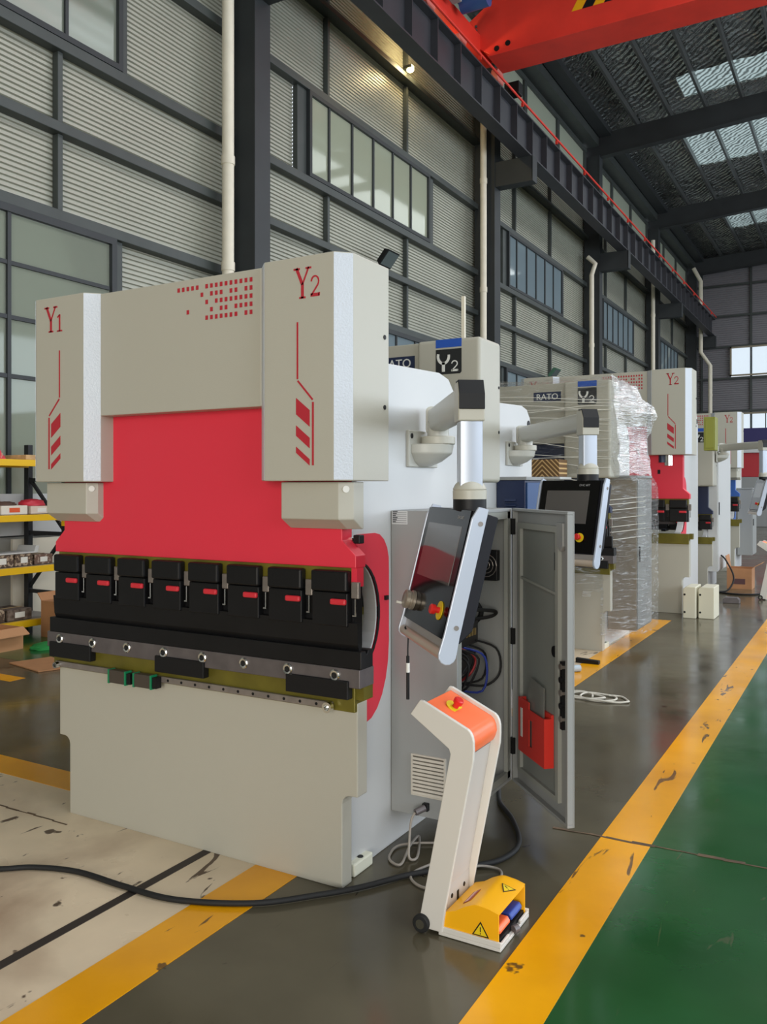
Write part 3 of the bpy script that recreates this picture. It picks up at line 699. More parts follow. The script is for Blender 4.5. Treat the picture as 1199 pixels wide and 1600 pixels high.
    if closed:
        MB().prism([(-.036, 1.0 + zt), (.0, 1.0 + zt), (.0, .92 + zt), (-.006, .885 + zt), (-.016, .885 + zt), (-.03, .92 + zt)], 'x', -.81, .83).build('punch', BLACK, t)
        MB().prism([(-.04, .834), (.045, .834), (.045, .90), (.012, .90), (.002, .885), (-.008, .90), (-.04, .90)], 'x', -.83, .85).build('die', BLACK, t, bevel=.003)
        rl = Bx(-.845, .845, -.042, .06, .765, .834).build('die_rail', DSTEEL, t, bevel=.003)
        bt = None
        for i in range(8):
            L_ = (-.755 + .2135 * i, -.042, .806)
            if bt is None:
                o_ = MB().lathe((0, 0, 0), (0, -1, 0), [(0, .022), (.006, .022), (.009, .018), (.008, .012), (.002, .011), (.002, .002)], 14).build('bolt', CHROME, rl, smooth=35, loc=L_); bt = o_.data
                k_ = MB().prism([(.0115 * math.cos(R(a)), .0115 * math.sin(R(a))) for a in range(0, 360, 60)], 'y', -.0045, -.002).build('hex_socket', BLACKD, rl, loc=L_); bs = k_.data
            else: link('bolt', bt, rl, loc=L_); link('hex_socket', bs, rl, loc=L_)
    else:
        Bx(-.6, .6, .36, .44, .84, .89).build('back_gauge', DSTEEL, t)
        for x in (-.4, .1, .42): Bx(x - .03, x + .03, .12, .36, .83, .86).build('gauge_finger', BLACK, t)
        Bx(.52, .545, -.022, -.0195, 1.34, 1.38).build('lock_plate', BLACKP, t)
    tb = MB().box(-.83, .808, -.016, .06, .668, .765).build('table', OLIVE, t, bevel=.003)
    Bx(.8085, .84, -.006, .06, .715, .768).build('table_end', OLIVE, tb)
    for (a, b) in ((-.82, -.55), (-.16, .11), (.52, .80)) if closed else (): Bx(a, b, -.052, -.018, .722, .79).build('support_block', BLACKP, tb, bevel=.003)
    if closed and hi:
        gr = Bx(-.80, .715, -.034, -.017, .675, .70).build('guide_rail', STEEL, t, bevel=.002)
        hole = None
        for k in range(11):
            L_ = (-.1 + .075 * k, -.034, .6875)
            if hole is None: o_ = MB().cyl((0, 0, 0), (0, -.001, 0), .006, n=10).build('rail_hole', BLACKP, gr, loc=L_); hole = o_.data
            else: link('rail_hole', hole, gr, loc=L_)
        MB().lathe((.708, -.034, .684), (0, -1, 0), [(0, .02), (.02, .02), (.02, .011), (.004, .01)], 16).build('end_stop', CHROME, gr, smooth=35)
        MB().lathe((-.78, -.034, .684), (0, -1, 0), [(0, .014), (.02, .014), (.02, .008), (.004, .007)], 16).build('end_stop', CHROME, gr, smooth=35)
        for x in (-.365, -.215):
            cg = Bx(x - .05, x + .05, -.068, -.035, .650, .706).build('guide_carriage', mat('carriage_dark', (70, 62, 54), .5), t, bevel=.004)
            for dx in (-.054, .046): Bx(x + dx, x + dx + .008, -.07, -.034, .648, .708).build('end_seal', GREENP, cg)
            Bx(x + .056, x + .078, -.066, -.034, .654, .70).build('end_cap', BLACKP, cg)
    return t

press_brake('large red and grey press brake with open cabinet and both Y1 and Y2 covers showing', -2.44, 2.65)
press_brake('white press brake with blue Y2 sticker standing directly behind the red one with open cabinet', -2.80, 4.65, 1.015, NAVY, 'blue', hi=False)
press_brake('press brake with dark sticker and name plate wrapped in clear plastic film', -2.87, 7.65, 1.05, NAVY, 'blue', hi=False)
press_brake('tall red and grey press brake standing next to the film-wrapped machine', -2.81, 10.37, 1.23, RED, 'red', ram_drop=.10, closed=False, hi=False, skirt=False)
press_brake('white press brake with dark navy ram behind the two beige boxes', -2.75, 12.9, 1.0, NAVY, 'blue', ram_drop=.1, closed=False, hi=False)
press_brake('grey press brake with bright blue ram behind the open cardboard box', -2.93, 16.0, 1.2, BLUE, 'red', ram_drop=.1, closed=False, hi=False)

# ------------------------------------------------------------------ electrical cabinets
def cabinet_open():
    t = thing('electrical_cabinet', 'grey electrical cabinet with its door open on the side of the red press brake', 'cabinet', (-1.732, 3.085, .145), scale=1.05)
    W, D, Hh, th = .289, .572, 1.195, .015
    m = MB().box(0, W, 0, th, 0, Hh).box(0, W, D - th, D, 0, Hh).box(0, th, th, D - th, 0, Hh).box(0, W, th, D - th, 0, th).box(0, W, th, D - th, Hh - th, Hh)
    body = m.build('body', CABGREY, t, bevel=.002)
    m = MB().box(W - .02, W - .002, th, th + .03, th, Hh - th).box(W - .02, W - .002, D - th - .03, D - th, th, Hh - th).box(W - .02, W - .002, th, D - th, th, th + .03).box(W - .02, W - .002, th, D - th, Hh - th - .03, Hh - th)
    m.build('door_lip', CABIN, body)
    Bx(th + .001, th + .006, .04, D - .04, .05, Hh - .05).build('mounting_plate', CABIN, t)
    vg = Bx(.097, .24, -.004, 0, .085, .24).build('vent_grille', mat('vent_dark', (96, 92, 84), .6), t)
    MB().box(.094, .101, -.009, 0, .082, .243).box(.236, .243, -.009, 0, .082, .243).box(.101, .236, -.009, 0, .082, .088).box(.101, .236, -.009, 0, .237, .243).build('grille_frame', mat('vent_cream', (196, 190, 178), .5), vg)
    for k in range(10): MB().prism([(-.004, .0895 + .0147 * k), (-.012, .0895 + .0147 * k), (-.010, .0985 + .0147 * k), (-.004, .0985 + .0147 * k)], 'x', .101, .236).build('slat', MATS['vent_cream'], vg)
    np_ = Bx(.004, .074, -.0015, 0, 1.14, 1.193).build('name_plate', mat('plate_print', (196, 198, 198), .4), t)
    for k in range(6): Bx(.008, .07, -.0022, -.0015, 1.146 + .008 * k, 1.1475 + .008 * k).build('print_line', mat('print_dark', (70, 70, 74), .6), np_)
    for k in range(6): Bx(.008, .022 + .004 * (k % 3), -.0022, -.0015, 1.149 + .008 * k, 1.1525 + .008 * k).build('print_word', MATS['print_dark'], np_)
    so = Bx(.147, .172, -.02, 0, .03, .06).build('socket', BLACKP, t, bevel=.003)
    MB().cyl((.160, -.02, .045), (.137, -.055, .035), .013, n=12).build('plug', DSTEEL, so, smooth=40)
    # contents
    fan = Bx(.135, .24, D - .05, D - .016, .875, 1.01).build('fan', BLACKP, t, bevel=.004)
    for r_ in (.018, .034, .05):
        m = MB(); pts = [(.1875 + r_ * math.cos(R(a)), D - .053, .942 + r_ * math.sin(R(a))) for a in range(0, 361, 24)]
        m.tube(pts, .002, 5).build('fan_guard', STEEL, fan)
    MB().tube([(.05, D - .06, .80), (.13, D - .05, .78), (.16, D - .04, .73), (.12, D - .03, .68), (.05, D - .06, .66)], .011, 8, 5).build('hose', RUBBER, t, smooth=50)
    MB().box(.03, .15, .12, .52, .60, .70).box(.03, .14, .12, .52, .48, .56).build('terminal_block', mat('relay_dark', (44, 42, 42), .5), t, bevel=.004)
    random.seed(5)
    for k in range(12): Bx(.1502, .156, .14 + .03 * k, .155 + .03 * k, .64, .67).build('terminal', COPPER, t)
    for k in range(9):
        y0 = random.uniform(.2, .48); cm = random.choice((RUBBER, RUBBER, BLUECAB, BLACKP, mat('wire_red', (150, 30, 30), .5)))
        MB().tube([(.14, y0, .6), (.19 + random.uniform(0, .05), y0 + random.uniform(-.05, .04), .56), (.19 + random.uniform(-.02, .04), y0 + random.uniform(-.05, .05), .47 + random.uniform(-.06, .04)), (.08, y0, .42)], .005, 6, 5).build('wire', cm, t, smooth=50)
    MB().tube([(.1, .35, .76), (.2, .45, .755), (.235, .52, .74), (.2, .52, .715), (.08, .45, .70)], .008, 6, 5).build('wire', RUBBER, t, smooth=50)
    MB().tube([(.12, .48, .62), (.23, .53, .58), (.25, .53, .48), (.2, .5, .42), (.1, .46, .42)], .005, 6, 5).build('wire', RUBBER, t, smooth=50)
    du = Bx(.03, .09, .1, .16, .02, .40).build('cable_duct', mat('duct_grey', (90, 94, 96), .5), t)
    for k in range(24): Bx(.0905, .096, .1, .16, .025 + .0155 * k, .033 + .0155 * k).build('duct_slot', BLACKP, du)
    # door
    dr_dir = Vector((.688, -.726, 0)); nrm = Vector((.726, .688, 0))   # nrm: outer side of the door
    M = Matrix(((dr_dir.x, nrm.x, 0, W + .012), (dr_dir.y, nrm.y, 0, D), (0, 0, 1, 0), (0, 0, 0, 1)))
    d = MB().box(.0, .545, .012, .018, 0, Hh).box(0, .545, -.012, .012, 0, .012).box(0, .545, -.012, .012, Hh - .012, Hh).box(0, .012, -.012, .012, .012, Hh - .012).box(.525, .545, -.012, .012, .012, Hh - .012).xf(M).build('door', CABGREY, t, bevel=.002)
    MB().box(.05, .45, -.006, .011, 1.11, 1.135).box(.05, .075, -.006, .011, .06, 1.11).box(.425, .45, -.006, .011, .06, 1.11).box(.075, .425, -.006, .011, .06, .08).xf(M).build('stiffener', CABIN, d)
    Bx(.075, .425, .008, .0115, .08, 1.11).xf(M).build('inner_panel', mat('door_inside', (128, 132, 128), .5, bump=.04, bscale=240), d)
    MB().prism([(.075, .895), (.425, .865), (.425, .875), (.075, .905)], 'y', -.004, .011).xf(M).build('cross_bar', CABIN, d)
    MB().prism([(.44, 1.15), (.50, 1.15), (.50, 1.06), (.475, 1.04), (.45, 1.06)], 'y', -.01, .01).xf(M).build('latch', CABGREY, d, bevel=.003)
    lk = Bx(.485, .505, -.014, .008, .36, .62).xf(M).build('lock_rod', BLACKP, d)
    for k in range(5): MB().cyl((.495, -.02, .40 + .05 * k), (.495, .0, .40 + .05 * k), .012, n=10).xf(M).build('lock_part', (STEEL, BLACKP)[k % 2], lk)
    MB().cyl((.40, .0, .64), (.40, .012, .64), .022, n=16).xf(M).build('key_hole', BLACKP, d)
    Bx(.395, .42, .004, .0075, .96, 1.03).xf(M).build('rating_label', mat('label_dark', (70, 74, 74), .6), d)
    for z in (.12, .6, 1.08): Bx(-.015, .02, -.02, -.004, z, z + .07).xf(M).build('hinge', BLACKP, d)
    # red document holder on the inside of the door with a clear sleeve
    RP = mat('pocket_red', (214, 54, 44), .4)
    h = thing('document_holder', 'red plastic document holder fixed inside the open cabinet door', 'holder', (-1.732, 3.085, .145), scale=1.05)
    MB().box(.125, .385, -.004, .007, .175, .385).box(.125, .14, -.03, -.004, .175, .40).box(.37, .385, -.03, -.004, .175, .37).box(.14, .37, -.03, -.004, .175, .19).xf(M).build('back', RP, h)
    MB().box(.125, .235, -.034, -.03, .175, .40).box(.265, .385, -.034, -.03, .175, .37).box(.235, .265, -.034, -.03, .175, .22).box(.235, .265, -.034, -.03, .33, .37).xf(M).build('front', RP, h)
    pm = glass_mat('clear_sleeve', (235, 235, 232), .5, .1, haze=(235, 235, 230))
    MB().prism([(.19, .20), (.35, .20), (.355, .485), (.23, .50), (.2, .44)], 'y', -.022, -.018).xf(M).build('clear_sleeve', pm, h)
    Bx(.15, .17, -.0352, -.0342, .24, .36).xf(M).build('white_label', PAPER, h)
cabinet_open()
def cabinet_closed(loc, W, D, Hh, body, side, label, louvre=None):
    t = thing('electrical_cabinet', label, 'cabinet', loc)
    b = Bx(0, W, 0, D, 0, Hh).build('body', body, t, bevel=.004)
    Bx(W, W + .012, .015, D - .015, .015, Hh - .015).build('door', side, t, bevel=.003)
    Bx(-.001, W + .014, -.012, D, Hh, Hh + .022).build('top_lid', CABGREY, t, bevel=.003)
    MB().box(W + .012, W + .025, .05, .07, Hh * .45, Hh * .55).build('handle', BLACKP, t, bevel=.003)
    if louvre:
        for k in range(6): MB().prism([(-.002, Hh - .12 - .03 * k), (-.014, Hh - .135 - .03 * k), (-.002, Hh - .14 - .03 * k)], 'x', .06, W - .06).build('slat', louvre, b)
    return t
cabinet_closed((-2.083, 5.1, .2), .195, .33, 1.34, NAVY, mat('cabinet_blue', (42, 76, 124), .4), 'navy blue louvred electrical cabinet beside the press brake with blue sticker', NAVY)
cabinet_closed((-2.125, 7.95, .16), .265, .6, 1.42, mat('wrapped_brown', (142, 130, 112), .5), CABGREY, 'tall electrical cabinet inside the clear plastic film')
cabinet_closed((-2.04, 13.15, .25), .13, 1.3, 1.85, WHITE, WHITE, 'white electrical cabinet beside the press brake with navy ram')
cabinet_closed((-2.07, 16.6, .25), .25, .6, 1.2, CABGREY, CABGREY, 'grey electrical cabinet beside the press brake with bright blue ram')

# ------------------------------------------------------------------ control pendants
def basis(ex, tilt, o):
    ex = Vector((ex[0], ex[1], 0)).normalized(); into = Vector((-ex.y, ex.x, 0)); z = Vector((0, 0, 1))
    ez = z * math.cos(tilt) + into * math.sin(tilt); ey = into * math.cos(tilt) - z * math.sin(tilt)
    return Matrix(((ex.x, ey.x, ez.x, o[0]), (ex.y, ey.y, ez.y, o[1]), (ex.z, ey.z, ez.z, o[2]), (0, 0, 0, 1)))
def estop(p, d, parent, s=1.0, ring=.028):
    p = Vector(p); d = Vector(d)
    r = MB().cyl(p, p + d * .003, ring * s, n=24).build('button_ring', EYEL, parent, smooth=40)
    MB().lathe(p + d * .003, d, [(0, .011 * s), (.014 * s, .011 * s), (.016 * s, .017 * s), (.03 * s, .018 * s), (.034 * s, .014 * s)], 18).build('emergency_stop', ESTOP, parent, smooth=40)
def pendant(label, loc, ex, tilt, foot, elbow, ztop, extra=True, w=.53, h=.43):
    """loc: top right front corner; foot: (x,y,z,nx,ny) bracket on the machine; elbow: (x,y) of vertical pole"""
    t = thing('control_pendant', label, 'control panel', (0, 0, 0))
    t.location = (foot[0], foot[1], 0); O = Vector((-foot[0], -foot[1], 0))
    M = T(O) @ basis(ex, tilt, loc)
    # body: wedge, dark; thicker at the top
    MB().prism([(.004, 0), (.088, -.006), (.088, -h + .05), (.055, -h), (.004, -h)], 'x', -w + .015, -.002).xf(M).build('housing', mat('housing_navy_black', (22, 22, 30), .55, spec=.3), t, bevel=.004)
    fp = MB().box(-w + .02, -.02, -.002, .004, -h + .004, -.004).xf(M).build('front_glass', GLASS, t)
    MB().box(-w + .06, -.075, -.0032, -.002, -h * .60, -.06).xf(M).build('screen', SCREEN, fp)
    text_mesh('DNC 60T' , .016, mat('print_grey', (150, 150, 150), .5), 'lettering', fp, M @ T((-.11, -.0022, -.035)), .0004)
    for sx in (0, -w):
        pl = [(-.005, .004), (.012, .012), (.045, .012), (.048, -.02), (.048, -h + .02)]
        ar = [(.02 + .03 * math.cos(R(a)), -h - .042 + .03 * math.sin(R(a))) for a in range(0, -181, -30)]
        m = MB().prism([(-.004, -.03), (.01, .012), (.045, .012), (.047, -h + .02)] + ar + [(-.006, -h + .02)], 'x', sx - .002 if sx == 0 else sx, sx + .01 if sx == 0 else sx + .012).xf(M)
        sp = m.build('side_plate', ALU, t, bevel=.003)
        for zz in (-.04, -h + .05): MB().cyl((.01 if sx == 0 else sx, .028, zz), (.0125 if sx == 0 else sx - .002, .028, zz), .008, n=12).xf(M).build('screw', STEEL, sp)
    MB().cyl((-w + .012, .012, -h - .045), (-.002, .012, -h - .045), .018, n=18).xf(M).build('handle', mat('handle_bronze', (204, 186, 168), .32, metal=.2), t, smooth=40)
    Bx(-w + .015, -.002, .012, .05, -h - .04, -h).xf(M).build('lower_panel', mat('lower_grey', (170, 164, 160), .4, metal=.3), t)
    def lp(x, z): return M @ Vector((x, -.003, z))
    dn = (M.to_3x3() @ Vector((0, -1, 0)))
    estop(lp(-.10, -h + .085), dn, t, .95, .033 if extra else .026)
    if extra:
        MB().lathe(lp(-w + .10, -h + .075), dn, [(0, .036), (.010, .036), (.012, .03), (.018, .03), (.02, .034), (.034, .033), (.037, .028)], 24).build('hand_wheel', mat('wheel_beige', (170, 160, 146), .35, metal=.5), t, smooth=35)
        p = lp(-w + .075, -h + .055) + dn * .036; MB().cyl(p, p + dn * .02, .005, n=10).build('wheel_knob', PAPER, t, smooth=40)
    else:
        for k in (0, 1):
            p = lp(-.175 - .05 * k, -h + .085); MB().cyl(p, p + dn * .012, .012, n=14).build('push_button', (ESTOP, STEEL)[k], t, smooth=40)
    # bracket on the machine side
    fx, fy, fz = foot[:3]
    B = T(O)
    bm = MB()
    bm.box(fx - .003, fx + .014, fy - .14, fy + .14, fz - .10, fz + .06)
    rings = []
    for (zz, yy, dd) in ((fz + .0, .12, .14), (fz - .04, .12, .13), (fz - .075, .09, .08), (fz - .095, .05, .03)):
        rings.append([(fx + .012 + dd * math.sin(R(a)), fy - yy * math.cos(R(a)), zz) for a in range(0, 181, 20)])
    bm.loft(rings[::-1])
    br = bm.xf(B).build('wall_bracket', mat('arm_grey', (182, 181, 172), .4), t, bevel=.004, smooth=35)
    MB().cyl((fx + .016, fy - .115, fz + .035), (fx + .012, fy - .115, fz + .035), .012, n=10).xf(B).build('bolt_hole', BLACKP, br)
    MB().cyl((fx + .085, fy, fz), (fx + .085, fy, fz + .035), .075, n=24).xf(B).build('swivel', PAINT, t, bevel=.004, smooth=40)
    za = fz + .11
    MB().tube([(fx + .085, fy, fz + .03), (fx + .085, fy, fz + .06), (fx + .09, fy - .01, za - .01)], [.05, .048, .05], 12).xf(B).build('arm_root', MATS['arm_grey'], t, smooth=50)
    A = Vector((fx + .085, fy, za)); E_ = Vector((elbow[0], elbow[1], za)); dr = (E_ - A).normalized(); sd_ = Vector((-dr.y, dr.x, 0))
    def rect(c, a, b, rr):
        pts = arc(a - rr, b - rr, rr, 0, 90, 3) + arc(-a + rr, b - rr, rr, 90, 180, 3) + arc(-a + rr, -b + rr, rr, 180, 270, 3) + arc(a - rr, -b + rr, rr, 270, 360, 3)
        return [c + sd_ * p[0] + Vector((0, 0, p[1])) for p in pts]
    MB().loft([rect(A - dr * .05, .05, .062, .02), rect(A - dr * .035, .05, .062, .02)]).xf(B).build('arm_collar', MATS['arm_grey'], t)
    MB().loft([rect(A - dr * .035, .043, .052, .022), rect(E_ - dr * .03, .043, .05, .022)]).xf(B).build('swing_arm', MATS['arm_grey'], t, smooth=35)
    EM = Matrix(((dr.x, sd_.x, 0, E_.x), (dr.y, sd_.y, 0, E_.y), (0, 0, 1, E_.z), (0, 0, 0, 1)))
    MB().prism([(-.05, -.075), (.045, -.075), (.045, .015), (.02, .06), (-.05, .06)], 'y', -.046, .046).xf(B @ EM).build('elbow', PAINT, t, bevel=.005)
    MB().prism([(.046, -.035), (.046, .016), (.021, .061), (-.03, .061), (-.03, .066), (.024, .066), (.051, .018), (.051, -.035)], 'y', -.044, .044).xf(B @ EM).build('elbow_cap', BLACKP, t, bevel=.002)
    m = MB().prism(arc(.033, .033, .006, 0, 90, 2) + arc(-.033, .033, .006, 90, 180, 2) + arc(-.033, -.033, .006, 180, 270, 2) + arc(.033, -.033, .006, 270, 360, 2), 'z', ztop + .07, za - .076).xf(B @ T((elbow[0], elbow[1], 0)) @ Matrix.Rotation(math.atan2(dr.y, dr.x), 4, 'Z'))
    m.build('pole', ALU, t, smooth=35)
    MB().lathe((elbow[0], elbow[1], ztop + .025), (0, 0, 1), [(0, .058), (.028, .058), (.03, .056), (.034, .058), (.05, .05), (.062, .036)], 28).xf(B).build('flange', PAINT, t, smooth=35)
    MB().cyl((elbow[0], elbow[1], ztop - .012), (elbow[0], elbow[1], ztop + .025), .057, n=28).xf(B).build('rubber_ring', BLACKP, t, smooth=40)
    return t
pendant('large touch-screen control panel on a grey swing arm reflecting the red ram', (-1.094, 2.493, 1.425), (.677, -.736), R(13.8), (-1.733, 3.36, 1.685), (-1.178, 2.645), 1.432)
pendant('black control panel on a swing arm in front of the film-wrapped machine', (-1.20, 4.42, 1.535), (.965, -.26), R(13.8), (-2.082, 5.40, 1.74), (-1.31, 4.5), 1.54, False, w=.40, h=.40)
pendant('control panel on a jointed arm beside the press brake with navy ram', (-1.16, 12.2, 1.60), (.32, -.95), R(14), (-1.885, 13.0, 1.95), (-1.22, 12.42), 1.605, False)

# ------------------------------------------------------------------ stylus hanging from the pendant handle
st = thing('stylus', 'black stylus pen hanging by a cord from the control panel handle', 'stylus', (-1.44, 2.77, .8))
HX, HY = -1.44, 2.77
bx_ = basis((.677, -.736), R(13.8), (-1.094, 2.493, 1.425)) @ Vector((-.53 + .07, .012, -.475))
sx_, sy_, sz_ = bx_
st.location = (sx_, sy_, sz_ - .25)
MB().tube([(0.01, -.004, .236), (.014, -.016, .252), (.0, -.02, .266), (-.012, .006, .265), (-.006, .014, .24), (0, 0, .19), (0, 0, .16)], .0028, 6, 5).build('cord', RUBBER, st, smooth=50)
MB().tube([(0, 0, .16), (0, 0, .04), (0, 0, .0)], .0065, 10).build('barrel', BLACKP, st, smooth=50)
MB().cyl((0, 0, .10), (0, 0, .135), .0072, n=12).build('band', PAPER, st, smooth=50)

# ------------------------------------------------------------------ foot pedal stations
PEDW = mat('pedal_white', (214, 210, 202), .4)
def pedal_station(label, loc, rz=0):
    t = thing('pedal_station', label, 'foot pedal', loc, rz)
    # local origin: tray front left corner on the floor; X towards the aisle, Y back
    pl = [(-.075, .012), (.015, .012), (.028, .10), (.128, .60), (.130, .635)] + [(.098 + .032 * math.cos(R(a)), .655 + .05 * math.sin(R(a))) for a in (10, 30, 50, 70)] + [(-.055, .775), (-.068, .776), (-.104, .725), (.040, .628), (.046, .612)]
    for y in (-.035, .195): MB().prism(pl, 'y', y, y + .014).build('side_plate', PEDW, t, bevel=.003)
    MB().prism([(-.06, .02), (-.01, .02), (.095, .60), (.05, .60)], 'y', -.0205, .1945).build('spine', mat('spine_white', (196, 190, 184), .45), t)
    MB().prism([(.06, .61), (.104, .61), (.112, .625)] + [(.088 + .030 * math.cos(R(a)), .645 + .05 * math.sin(R(a))) for a in (0, 25, 50, 75)] + [(-.06, .763), (-.078, .735), (.05, .645)], 'y', -.0205, .1945).build('top_cover', ORANGE, t, smooth=40)
    d = Vector((.53, 0, .85)).normalized()
    estop((.005, .088, .733), d, t, 1.0, .034)
    tr = MB().box(.0, .222, -.03, .232, 0.0, .012).box(.0, .222, -.03, -.022, .012, .03).box(.0, .222, .224, .232, .012, .03).box(.214, .222, -.022, .05, .012, .024).box(.214, .222, .15, .224, .012, .024).build('tray', PEDW, t, bevel=.002)
    for y in (-.052, .212): 
        w = MB().cyl((-.058, y, .03), (-.058, y + .018, .03), .030, n=24).build('wheel', RUBBER, t, bevel=.004, smooth=40)
        MB().cyl((-.058, y - .002, .03), (-.058, y, .03), .016, n=18).build('hub', CHROME, w)
    # yellow pedal guard: shell open towards the aisle
    prof = [(.005, .0125), (.005, .045)] + arc(.045, .045, .04, 180, 115, 4) + [(.06, .092), (.09, .112)] + arc(.14, .075, .055, 115, 80, 4) + [(.18, .126), (.212, .118)]
    inn = [(x_ * .965 + .007 if x_ < .2 else x_, z_ - .006 if z_ > .03 else z_) for x_, z_ in prof]
    g = MB().prism(prof + inn[::-1], 'y', -.018, .216).build('pedal_guard', YELLOW, t, smooth=30)
    side = prof + [(.212, .0125)]
    for y in (-.0215, .2165): MB().prism(side, 'y', y - .003, y + .003).build('guard_side', YELLOW, g)
    # warning marks
    def warn(cx_, cz, s, M_):
        m = MB().prism([(cx_ - s, cz - s * .6), (cx_ + s, cz - s * .6), (cx_, cz + s)], 'y', -.0005, .0005).xf(M_); a = m.build('warning_sign', BLACKP, g)
        MB().prism([(cx_ - s * .78, cz - s * .47), (cx_ + s * .78, cz - s * .47), (cx_, cz + s * .76)], 'y', -.001, -.0005).xf(M_).build('warning_face', EYEL, a)
        MB().box(cx_ - s * .06, cx_ + s * .06, -.0015, -.001, cz - s * .12, cz + s * .4).box(cx_ - s * .06, cx_ + s * .06, -.0015, -.001, cz - s * .36, cz - s * .24).xf(M_).build('warning_mark', BLACKP, a)
    warn(.150, .05, .030, T((0, -.0252, 0)))
    warn(0, 0, .028, T((.176, .14, .1275)) @ Matrix.Rotation(R(14), 4, 'Y') @ Matrix.Rotation(R(-90), 4, 'X') @ Matrix.Rotation(R(-60), 4, 'Y'))
    lb = MB().box(-.045, .045, -.0008, 0, -.016, .016).xf(T((.078, .07, .1055)) @ Matrix.Rotation(R(-33), 4, 'Y') @ Matrix.Rotation(R(-90), 4, 'X') @ Matrix.Rotation(R(-90), 4, 'Y')).build('caution_label', mat('label_red', (160, 60, 44), .5), g)
    MB().box(-.04, .04, -.0012, -.0008, -.003, .010).xf(T((.078, .07, .1055)) @ Matrix.Rotation(R(-33), 4, 'Y') @ Matrix.Rotation(R(-90), 4, 'X') @ Matrix.Rotation(R(-90), 4, 'Y')).build('label_text', mat('label_pink', (214, 170, 160), .5), lb)
    # two pedals
    for (y0, y1, mm, nm) in ((.0, .09, ORANGE, 'pedal'), (.105, .2, mat('pedal_blue', (34, 70, 160), .45), 'pedal')):
        MB().prism([(.05, .03), (.06, .06), (.20, .062), (.208, .05), (.208, .04), (.06, .03)], 'y', y0, y1).build(nm, mm, t, bevel=.004)
    MB().cyl((.218, .09, .018), (.226, .11, .018), .014, n=14).build('cable_gland', DSTEEL, t)
    Bx(.02, .21, -.01, .21, .0125, .03).build('pedal_base', BLACKP, t)
    # spacer plate between the legs
    mm = MB().box(.008, .012, -.02, .194, .04, .14).build('lower_web', mat('web_grey', (186, 182, 176), .45), t)
    for (y, z) in ((.05, .10), (.15, .10), (.05, .05)): MB().cyl((.012, y, z), (.0135, y, z), .008, n=12).build('hole', BLACKP, mm)
    MB().box(.0121, .0136, .09, .105, .06, .10).build('slot', BLACKP, mm)
    return t
pedal_station('white pedal station with orange top and yellow pedal guard beside the open cabinet', (-1.245, 2.57, 0.002))
pedal_station('white pedal station with orange top standing near the open cardboard box', (-1.17, 12.2, 0.002), R(-6))

# ------------------------------------------------------------------ cables on the floor
def cable(name, pts, r, m, label, n=8):
    return tag(MB().tube(pts, r, n, 8).build(name, m, smooth=60), label, 'cable')
z = .013; r_PC = .0108
cable('power_cable', [(-3.6, 1.9, z), (-3.2, 1.98, z), (-2.94, 2.10, z), (-2.83, 2.18, z), (-2.65, 2.24, z), (-2.4, 2.245, z), (-2.16, 2.265, z), (-1.9, 2.385, z), (-1.736, 2.55, z), (-1.63, 2.68, z), (-1.51, 2.875, z), (-1.37, 3.02, z), (-1.27, 3.15, z), (-1.26, 3.33, z), (-1.37, 3.55, z), (-1.5, 3.72, z), (-1.56, 3.85, .02), (-1.6, 3.95, .03)], r_PC, RUBBER, 'thick black power cable winding across the floor under the red press brake')
z = .008
cable('grey_cable', [(-1.588, 3.027, .182), (-1.60, 3.015, .15), (-1.60, 3.0, .08), (-1.59, 2.98, .015), (-1.575, 3.02, z), (-1.66, 3.20, z), (-1.64, 3.08, z + .01), (-1.6, 2.93, z), (-1.645, 2.93, z), (-1.68, 2.98, z), (-1.69, 3.08, z), (-1.6, 3.16, z), (-1.45, 3.22, z), (-1.40, 3.14, z + .012), (-1.50, 2.98, z), (-1.52, 2.86, z), (-1.43, 2.80, z), (-1.30, 2.86, z), (-1.22, 3.0, z), (-1.25, 3.08, z), (-1.33, 3.03, z + .01), (-1.28, 2.90, z), (-1.16, 2.84, z), (-1.10, 2.86, z), (-1.06, 2.84, .012)], 0.0052, GREYCAB, 'thin grey cable looped on the floor below the cabinet plug')
random.seed(21)
pts = []
for k in range(26):
    a = k * .75; pts.append((-1.74 + .15 * math.cos(a) + .01 * k - .1, 5.93 + .09 * math.sin(a) + random.uniform(-.02, .02), .008 + .004 * (k % 3)))
pts += [(-1.45, 5.95, .008), (-1.52, 6.04, .008), (-1.6, 6.02, .01)]
cable('white_cable', pts, .007, mat('white_cable', (206, 200, 186), .5), 'coiled white cable lying on the floor past the open cabinet door')
cable('black_cable', [(-1.855, 13.12, .5), (-1.78, 13.1, .42), (-1.66, 12.95, .2), (-1.72, 12.8, .03), (-1.85, 12.7, .012), (-1.6, 12.55, .012), (-1.4, 12.6, .012), (-1.3, 12.75, .012)], .012, RUBBER, 'black cable hanging from the press brake with navy ram to the floor')

